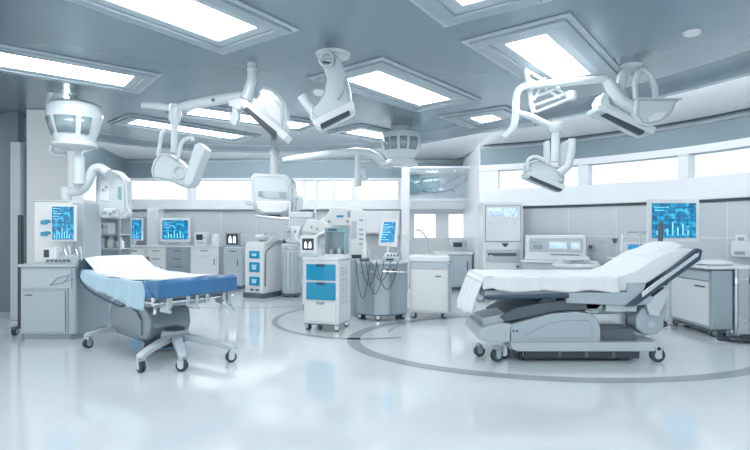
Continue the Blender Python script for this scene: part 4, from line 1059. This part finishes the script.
MB().bend(L([(66, 192), (72, 192), (83, 190), (89, 180), (93, 169), (100, 167), (108, 173)], 7.2), rz(4.6), 12, .14).cyl(P(79, 182, 7.2), P(79, 194, 7.2), rz(4.5)).build('elbow_arm', 'lamp', t, world=True)
MB().lathe(P(66, 196, 7.2), [(0, .12), (rz(5), .12), (rz(5.5), 0), (rz(4), -.1), (0, -.1)], 20).build('arm_joint', 'lamp', t, world=True)
D = 7.35
hb = MB().img([(97, 172, D), (104, 168, D), (119, 171, D), (127, 180, D), (128, 216, D), (122, 219, D), (100, 218, D), (95, 214, D), (95, 180, D)], .15).build('control_head', 'lamp', t, world=True, bevel=.03, seg=3)
MB().img([(100, 180, D - .01), (109, 180, D - .01), (109, 202, D - .01), (100, 200, D - .01)], .02).build('button_panel', 'white', hb, bevel=.006)
bb = MB()
for x, y in ((103, 190), (106, 187)): bb.cyl(P(x, y, D - .03), P(x, y, D), .02, n=12)
bb.build('button', 'grey', hb)
MB().img([(117.5, 187, D - .01), (121, 187, D - .01), (121, 200, D - .01), (117.5, 199, D - .01)], .02).build('display_slot', 'teal', hb, bevel=.006)
MB().img([(103, 208, D - .12), (115, 208, D - .12), (116, 217, D - .12), (102, 218, D - .12)], .2).build('knob_block', 'white', hb, bevel=.02)
bb = MB()
for x, y in ((105, 213), (110, 214), (114, 212)): bb.cyl(P(x, y, D - .14), P(x, y, D - .1), .028, n=12)
bb.build('knob', 'grey', hb)
MB().bend(L([(112, 172), (120, 174), (126, 183), (127, 205), (131, 214)], D - .05), rz(1.6), 10, .12).build('side_tube', 'lamp', hb)
for ch in hb.children: ch.matrix_parent_inverse = Matrix.Translation(-t.location)

def plate(t, pts, D, th, strip, sd, name='head_plate', thick=.40):
    """flat lamp head: outline measured in the photo with real depth; dark lens strip along its underside"""
    MB().img([(x, y, D) for x, y in pts], thick).build(name, 'lamp', t, world=True, bevel=.018, seg=3)
    MB().img([(x, y, D - .012) for x, y in strip], sd).build('dark_lens', 'dark', t, world=True, bevel=.004)

# ---- double-armed lamp on the left
D = 6.0
t = thing('surgical_lamp', 'white ceiling arm carrying the big winged lamp head with dark lower edge', 'surgical lamp', P(240, 93, D))
yy = D
v = P(252, 69, D - .15); MB().cyl(v, Vector((v.x, v.y, ZC)), .05, .055).build('ceiling_mount', 'lamp', t, world=True)
MB().tube(L([(142, 105), (158, 106), (172, 108)], D), [.036, .042, .042], 14).build('rear_arm', 'lamp', t, world=True)
MB().tube(L([(171, 110), (190, 105), (212, 101), (243, 96)], D), [.045, .06, .065, .06], 16).build('upper_arm', 'lamp', t, world=True)
MB().cyl(P(213, 100, D - .09), P(213, 100, D - .07), .02).build('arm_screw', 'dgrey', t, world=True)
MB().lathe(P(175, 112, D), [(0, .09), (.06, .09), (.075, .03), (.07, -.08), (.045, -.16), (0, -.16)], 20).cyl(P(175, 115, D), P(174, 152, D), .045, .038).build('drop_pole', 'lamp', t, world=True)
hd = MB().img([(153, 160, D), (160, 152, D), (170, 154, D), (182, 163, D), (192, 173, D), (190, 184, D), (184, 188, D), (172, 182, D), (152, 178, D), (150, 170, D)], 0.217).build('small_head', 'lamp', t, world=True, bevel=.03, seg=3)
MB().img([(194, 144, D - .05), (199, 142, D - .05), (205, 148, D - .05), (192, 183, D - .05), (187, 187, D - .05), (182, 184, D - .05)], 0.260).build('small_head_wing', 'lamp', t, world=True, bevel=.02)
MB().torus(P(179, 172, D - .02), .075, .018, 24, 8, 'Y').build('grip_ring', 'lamp', t, world=True)
MB().bend(L([(158, 156), (162, 132), (168, 129)], D), .024, 10, .12).bend(L([(177, 160), (182, 140), (192, 137), (193, 141)], D), .026, 10, .12).build('loop_handle', 'lamp', t, world=True)
# the winged head
D = yy - .15
MB().img([(244, 104, D), (240, 100, D), (243, 94, D), (250, 93, D), (256, 97, D), (262, 85, D), (272, 88, D), (281, 96, D), (286, 103, D), (287, 118, D), (285, 134, D), (281, 138, D)], 0.236).build('winged_head', 'lamp', t, world=True, bevel=.03, seg=3)
MB().img([(239, 98, D - .06), (246, 99, D - .06), (288, 134, D - .06), (284, 140, D - .06), (240, 105, D - .06)], 0.310).build('head_plate', 'white', t, world=True, bevel=.01)
MB().img([(243, 109.5, D - .075), (247, 107, D - .075), (277, 132, D - .075), (273, 137, D - .075)], .10).build('dark_lens', 'dark', t, world=True, bevel=.004)
MB().tube(L([(252, 70), (252, 80), (249, 92), (246, 100)], D), [.05, .06, .07, .075], 16).lathe(P(252, 69, D), [(0, .05), (.04, .04), (.062, 0), (.05, -.05), (0, -.06)], 16).build('grip_post', 'lamp', t, world=True)
MB().img([(225, 97, D + .1), (236, 92, D + .1), (246, 95, D + .1), (246, 107, D + .1), (238, 112, D + .1), (230, 110, D + .1)], 0.136).build('hinge_block', 'lamp', t, world=True, bevel=.03)
MB().img([(228, 107, D), (236, 107, D), (240, 116, D), (236, 126, D), (230, 124, D)], 0.087).build('lower_lug', 'lamp', t, world=True, bevel=.02)
MB().img([(229, 106, D - .015), (231.5, 106, D - .015), (231.5, 112, D - .015), (229, 112, D - .015)], 0.012).build('lug_slot', 'dgrey', t, world=True)
MB().img([(259, 90, D - .012), (268, 92, D - .012), (280, 108, D - .012), (281, 124, D - .012), (268, 114, D - .012)], 0.012).build('glazed_face', 'white', t, world=True, bevel=.004)

# ---- boxy tower lamp in the middle
D = 6.4
tp_ = F(333, 52, ZC); D = max(tp_.y, 5.6)
D = 5.35
t = thing('surgical_lamp', 'boxy white tower-shaped lamp head with side grip, left of the middle ceiling light', 'surgical lamp', P(332, 90, D))
k = .0126
MB().img([(309, 118, D), (310, 110, D), (318, 102, D), (323, 94, D), (326, 78, D), (323, 66, D), (320, 60, D), (324, 54, D), (331, 53, D), (340, 58, D), (343, 68, D), (347, 76, D), (351, 92, D), (352, 102, D), (350, 108, D), (322, 124, D), (314, 122, D)], 0.198).build('tower_head', 'lamp', t, world=True, bevel=.03, seg=3)
MB().img([(336, 58, D - .05), (341, 59, D - .05), (346, 76, D - .05), (343, 92, D - .05), (337, 100, D - .05), (334, 80, D - .05)], 0.186).build('side_fin', 'pale', t, world=True, bevel=.02)
MB().img([(312, 120, D - .05), (352, 100, D - .05), (355, 105, D - .05), (354, 110, D - .05), (320, 128, D - .05), (313, 124, D - .05)], 0.273).build('head_plate', 'white', t, world=True, bevel=.012)
MB().img([(320, 124, D - .065), (349, 110, D - .065), (350, 113.5, D - .065), (321, 128, D - .065)], .10).build('dark_lens', 'dark', t, world=True, bevel=.004)
MB().tube(L([(302, 96), (306, 103), (312, 110), (318, 113)], D + .1), [.055, .05, .055, .07], 14).build('side_grip', 'lamp', t, world=True)
MB().img([(312, 91, D + .1), (316, 88, D + .1), (326, 90, D + .1), (325, 96, D + .1), (316, 96, D + .1)], 0.062).build('side_lug', 'lamp', t, world=True, bevel=.015)
MB().torus(P(326.5, 59, D - .02), .075, .014, 24, 8, 'Y').build('top_ring', 'steel', t, world=True)
MB().img([(323, 61, D - .015), (332, 62.5, D - .015), (332, 64, D - .015), (323, 62.5, D - .015)], 0.012).build('dark_slot', 'dark', t, world=True)
v = P(333, 58, D + .2); MB().cyl(v, Vector((v.x, v.y, ZC)), .05).lathe(Vector((v.x, v.y, ZC)), [(0, -.03), (.18, -.03), (.2, 0), (0, 0)], 24).build('ceiling_mount', 'lamp', t, world=True)

# ---- drum lamp at the back with its long arm
D = 9.5; k = D / FPX
t = thing('surgical_lamp', 'white slotted drum lamp on a long curved arm at the back, by the framed glass', 'surgical lamp', P(401, 148, D))
c = P(401, 133.5, D)
MB().lathe(c, [(0, 0), (19 * k, 0), (20 * k, -2 * k), (20 * k, -12 * k), (17.5 * k, -20 * k), (13 * k, -26 * k), (0, -26 * k)], 36).build('drum', 'lamp', t, world=True)
for a0, a1 in ((-150, -128), (-124, -104), (-96, -76), (-68, -40)):
    MB().lathe(c, [(20.15 * k, -6 * k), (20.15 * k, -13 * k), (18.4 * k, -18 * k)], 5, R(a0), R(a1)).build('drum_window', 'drumglass', t, world=True, solid=.012)
MB().lathe(P(401, 160, D), [(0, .03), (12 * k, .03), (16 * k, -.03), (17 * k, -.1), (0, -.12)], 30).build('lower_disc', 'lamp', t, world=True)
MB().tube(L([(283, 160), (300, 158), (330, 154), (357, 152), (368, 153), (376, 157), (382, 163), (392, 166)], D + .1), [.05, .07, .08, .085, .085, .085, .085, .08], 16).build('long_arm', 'lamp', t, world=True)
MB().cyl(P(358, 153, D + .1), P(358, 186, D + .1), .07).tube(L([(358, 170), (363, 173), (366, 180)], D + .1), [.07, .07, .04], 12).build('hanging_post', 'lamp', t, world=True)
v = P(401, 134, D); MB().cyl(v, Vector((v.x, v.y, ZC)), .2).build('ceiling_mount', 'lamp', t, world=True)

# ---- big box-shaped pendant at the back
D = 10.6; k = D / FPX
t = thing('ceiling_pendant', 'large rounded white lamp housing hanging on a single pole at the back', 'surgical lamp', P(270, 190, D))
hs = MB().img([(250, 177, D), (253, 173, D), (286, 174, D), (291, 180, D), (293, 200, D), (290, 213, D), (283, 216, D), (260, 215, D), (254, 210, D), (251, 195, D)], .7).build('housing', 'lamp', t, world=True, bevel=.08, seg=4)
MB().img([(260, 190, D - .03), (284, 191, D - .03), (284, 198, D - .03), (273, 199, D - .03), (259, 197, D - .03)], .1).build('front_recess', 'pale', t, world=True, bevel=.02)
MB().img([(258, 191, D - .045), (262, 191, D - .045), (263, 196, D - .045), (258, 196, D - .045)], .05).img([(279, 192, D - .045), (286, 192, D - .045), (286, 198, D - .045), (280, 198, D - .045)], .05).build('dark_vent', 'grey', t, world=True, bevel=.006)
MB().img([(255, 201, D - .12), (290, 201, D - .12), (288, 210, D - .12), (281, 213, D - .12), (263, 213, D - .12), (257, 209, D - .12)], .3).build('lower_pod', 'white', t, world=True, bevel=.04, seg=3)
MB().img([(268, 215, D), (280, 215, D), (280, 218, D), (269, 218, D)], .3).build('dark_foot', 'dark', t, world=True, bevel=.01)
MB().bend(L([(291, 183), (295, 190), (294, 215), (288, 219), (256, 216)], D - .05), .03, 8, .1).build('side_tube', 'steel', t, world=True)
MB().bend(L([(293, 196), (301, 198), (300, 206), (297, 212)], D), .05, 8, .1).build('side_bracket', 'lamp', t, world=True)
MB().bend(L([(252, 204), (246, 203), (250, 200)], D), .035, 8, .05).build('side_knob', 'lamp', t, world=True)
v = P(274, 152, D + .3); MB().cyl(P(274, 178, D + .3), v, .10, .09).lathe(v, [(0, .1), (.09, .08), (.12, 0), (.09, -.08), (0, -.1)], 18).cyl(v, Vector((v.x, v.y, ZC)), .06).build('pole', 'lamp', t, world=True)

# ---- double-armed lamp on the right
D = 5.88; k = D / FPX
t = thing('surgical_lamp', 'white double-arm ceiling lamp with looped tubes and two flat heads at upper right', 'surgical lamp', P(600, 80, D))
v = P(631, 68, D + .05); MB().lathe(Vector((v.x, v.y, ZC)), [(0, -.05), (.06, -.05), (.12, -.02), (.13, 0), (0, 0)], 24).build('ceiling_mount', 'lamp', t, world=True)
MB().bend(L([(606, 79), (570, 82), (516, 87), (516, 114), (514, 128), (503, 138)], D), .043, 14, .14).build('upper_arm', 'lamp', t, world=True)
MB().bend(L([(516, 113), (530, 116), (548, 125), (557, 127)], D), .04, 12, .1).build('lower_arm', 'lamp', t, world=True)
MB().lathe(P(556, 126, D), [(0, .04), (.09, .035), (.095, -.02), (.065, -.08), (0, -.08)], 20).cyl(P(556, 126, D), P(555, 162, D), .05).build('drop_pole', 'lamp', t, world=True)
MB().tube(L([(607, 80), (613, 90), (620, 100), (630, 107), (645, 108)], D), [.065, .075, .08, .08, .06], 16).build('diagonal_arm', 'lamp', t, world=True)
MB().bend(L([(626, 100), (620, 90), (622, 74), (631, 67), (636, 72)], D + .05), .055, 12, .2).build('thick_loop', 'lamp', t, world=True)
MB().bend(L([(636, 100), (634, 84), (640, 68), (650, 74), (655, 88), (655, 100)], D - .05), .035, 12, .3).build('thin_loop', 'lamp', t, world=True)
MB().img([(599, 100, D), (604, 92, D), (609, 94, D), (611, 104, D), (650, 124, D), (648, 129, D), (600, 108, D)], 0.217).build('main_head', 'lamp', t, world=True, bevel=.02, seg=3)
MB().img([(597, 106, D - .05), (602, 104, D - .05), (657, 127, D - .05), (655, 133, D - .05), (651, 134, D - .05), (598, 110, D - .05)], 0.310).build('head_plate', 'lamp', t, world=True, bevel=.015, seg=3)
MB().img([(604, 114, D - .055), (607, 113, D - .055), (645, 131, D - .055), (643, 134.5, D - .055)], .10).build('dark_lens', 'dark', t, world=True, bevel=.004)
# curved scoop
m = MB(); pts = []
for i in range(13):
    a = R(100 - i * 100 / 12); pts.append((642 + 36 * math.sin(a) * 1.0, 99 + 25 * math.cos(a)))
m.img([(636, 98, D - .1), (681, 99, D - .1), (679, 101, D - .1), (676, 104, D - .1), (674, 111, D - .1), (668, 118, D - .1), (659, 123, D - .1), (648, 126, D - .1), (640, 124, D - .1), (634, 116, D - .1)], .4); m.build('scoop', 'lamp', t, world=True, bevel=.03, seg=3)
MB().img([(648, 117, D - .112), (657, 112, D - .112), (668, 111, D - .112), (661, 119, D - .112), (650, 122, D - .112)], 0.012).build('scoop_opening', 'white', t, world=True, bevel=.01)
MB().img([(636, 97, D - .12), (683, 98, D - .12), (683, 99.5, D - .12), (636, 99.5, D - .12)], 0.273).build('scoop_rim', 'pale', t, world=True, bevel=.004)
# lower head
MB().img([(526, 170, D), (529, 162, D), (538, 159, D), (546, 163, D), (560, 168, D), (566, 176, D), (565, 185, D), (540, 180, D)], 0.198).build('small_head', 'lamp', t, world=True, bevel=.03, seg=3)
MB().img([(527, 172, D - .05), (532, 171, D - .05), (566, 185, D - .05), (563, 191, D - .05), (528, 177, D - .05)], 0.260).build('small_head_plate', 'lamp', t, world=True, bevel=.01)
MB().img([(530, 175.5, D - .06), (562, 189, D - .06), (561, 191.5, D - .06), (530, 178, D - .06)], .10).build('small_dark_lens', 'dark', t, world=True)
MB().tube(L([(572, 139), (571, 152), (568, 166), (558, 174)], D), [.045, .05, .05, .06], 12).build('grip_tube', 'lamp', t, world=True)
MB().img([(546, 141, D + .02), (550, 140, D + .02), (551, 165, D + .02), (546, 165, D + .02)], .1).img([(560, 144, D + .02), (569, 140, D + .02), (564, 168, D + .02), (560, 166, D + .02)], 0.062).build('side_arm', 'lamp', t, world=True, bevel=.01)
MB().bend(L([(528, 170), (527, 160), (535, 156), (544, 160)], D - .03), .022, 8, .1).build('loop_handle', 'lamp', t, world=True)
# lattice bracket
t = thing('instrument_bracket', 'light tube lattice bracket hanging below the wide right ceiling light', 'bracket', P(540, 90, 5.95))
D = 5.95
m = MB(); m.tube(L([(525, 68), (529, 84), (531, 104), (534, 113)], D), .032, 10); m.build('main_tube', 'lamp', t, world=True)
for a_, b_ in (((527, 70), (566, 95)), ((529, 79), (560, 98)), ((533, 106), (572, 92)), ((531, 98), (560, 88)), ((545, 78), (534, 100)), ((536, 112), (575, 97))):
    MB().tube(L([a_, b_], D), .018, 8).build('lattice_tube', 'lamp', t, world=True)
MB().lathe(P(571, 96, D), [(0, .07), (.06, .05), (.07, 0), (.05, -.05), (0, -.06)], 14).build('end_knob', 'lamp', t, world=True)
v = P(526, 68, D); MB().cyl(v, Vector((v.x, v.y, ZC)), .04).build('ceiling_stem', 'lamp', t, world=True)
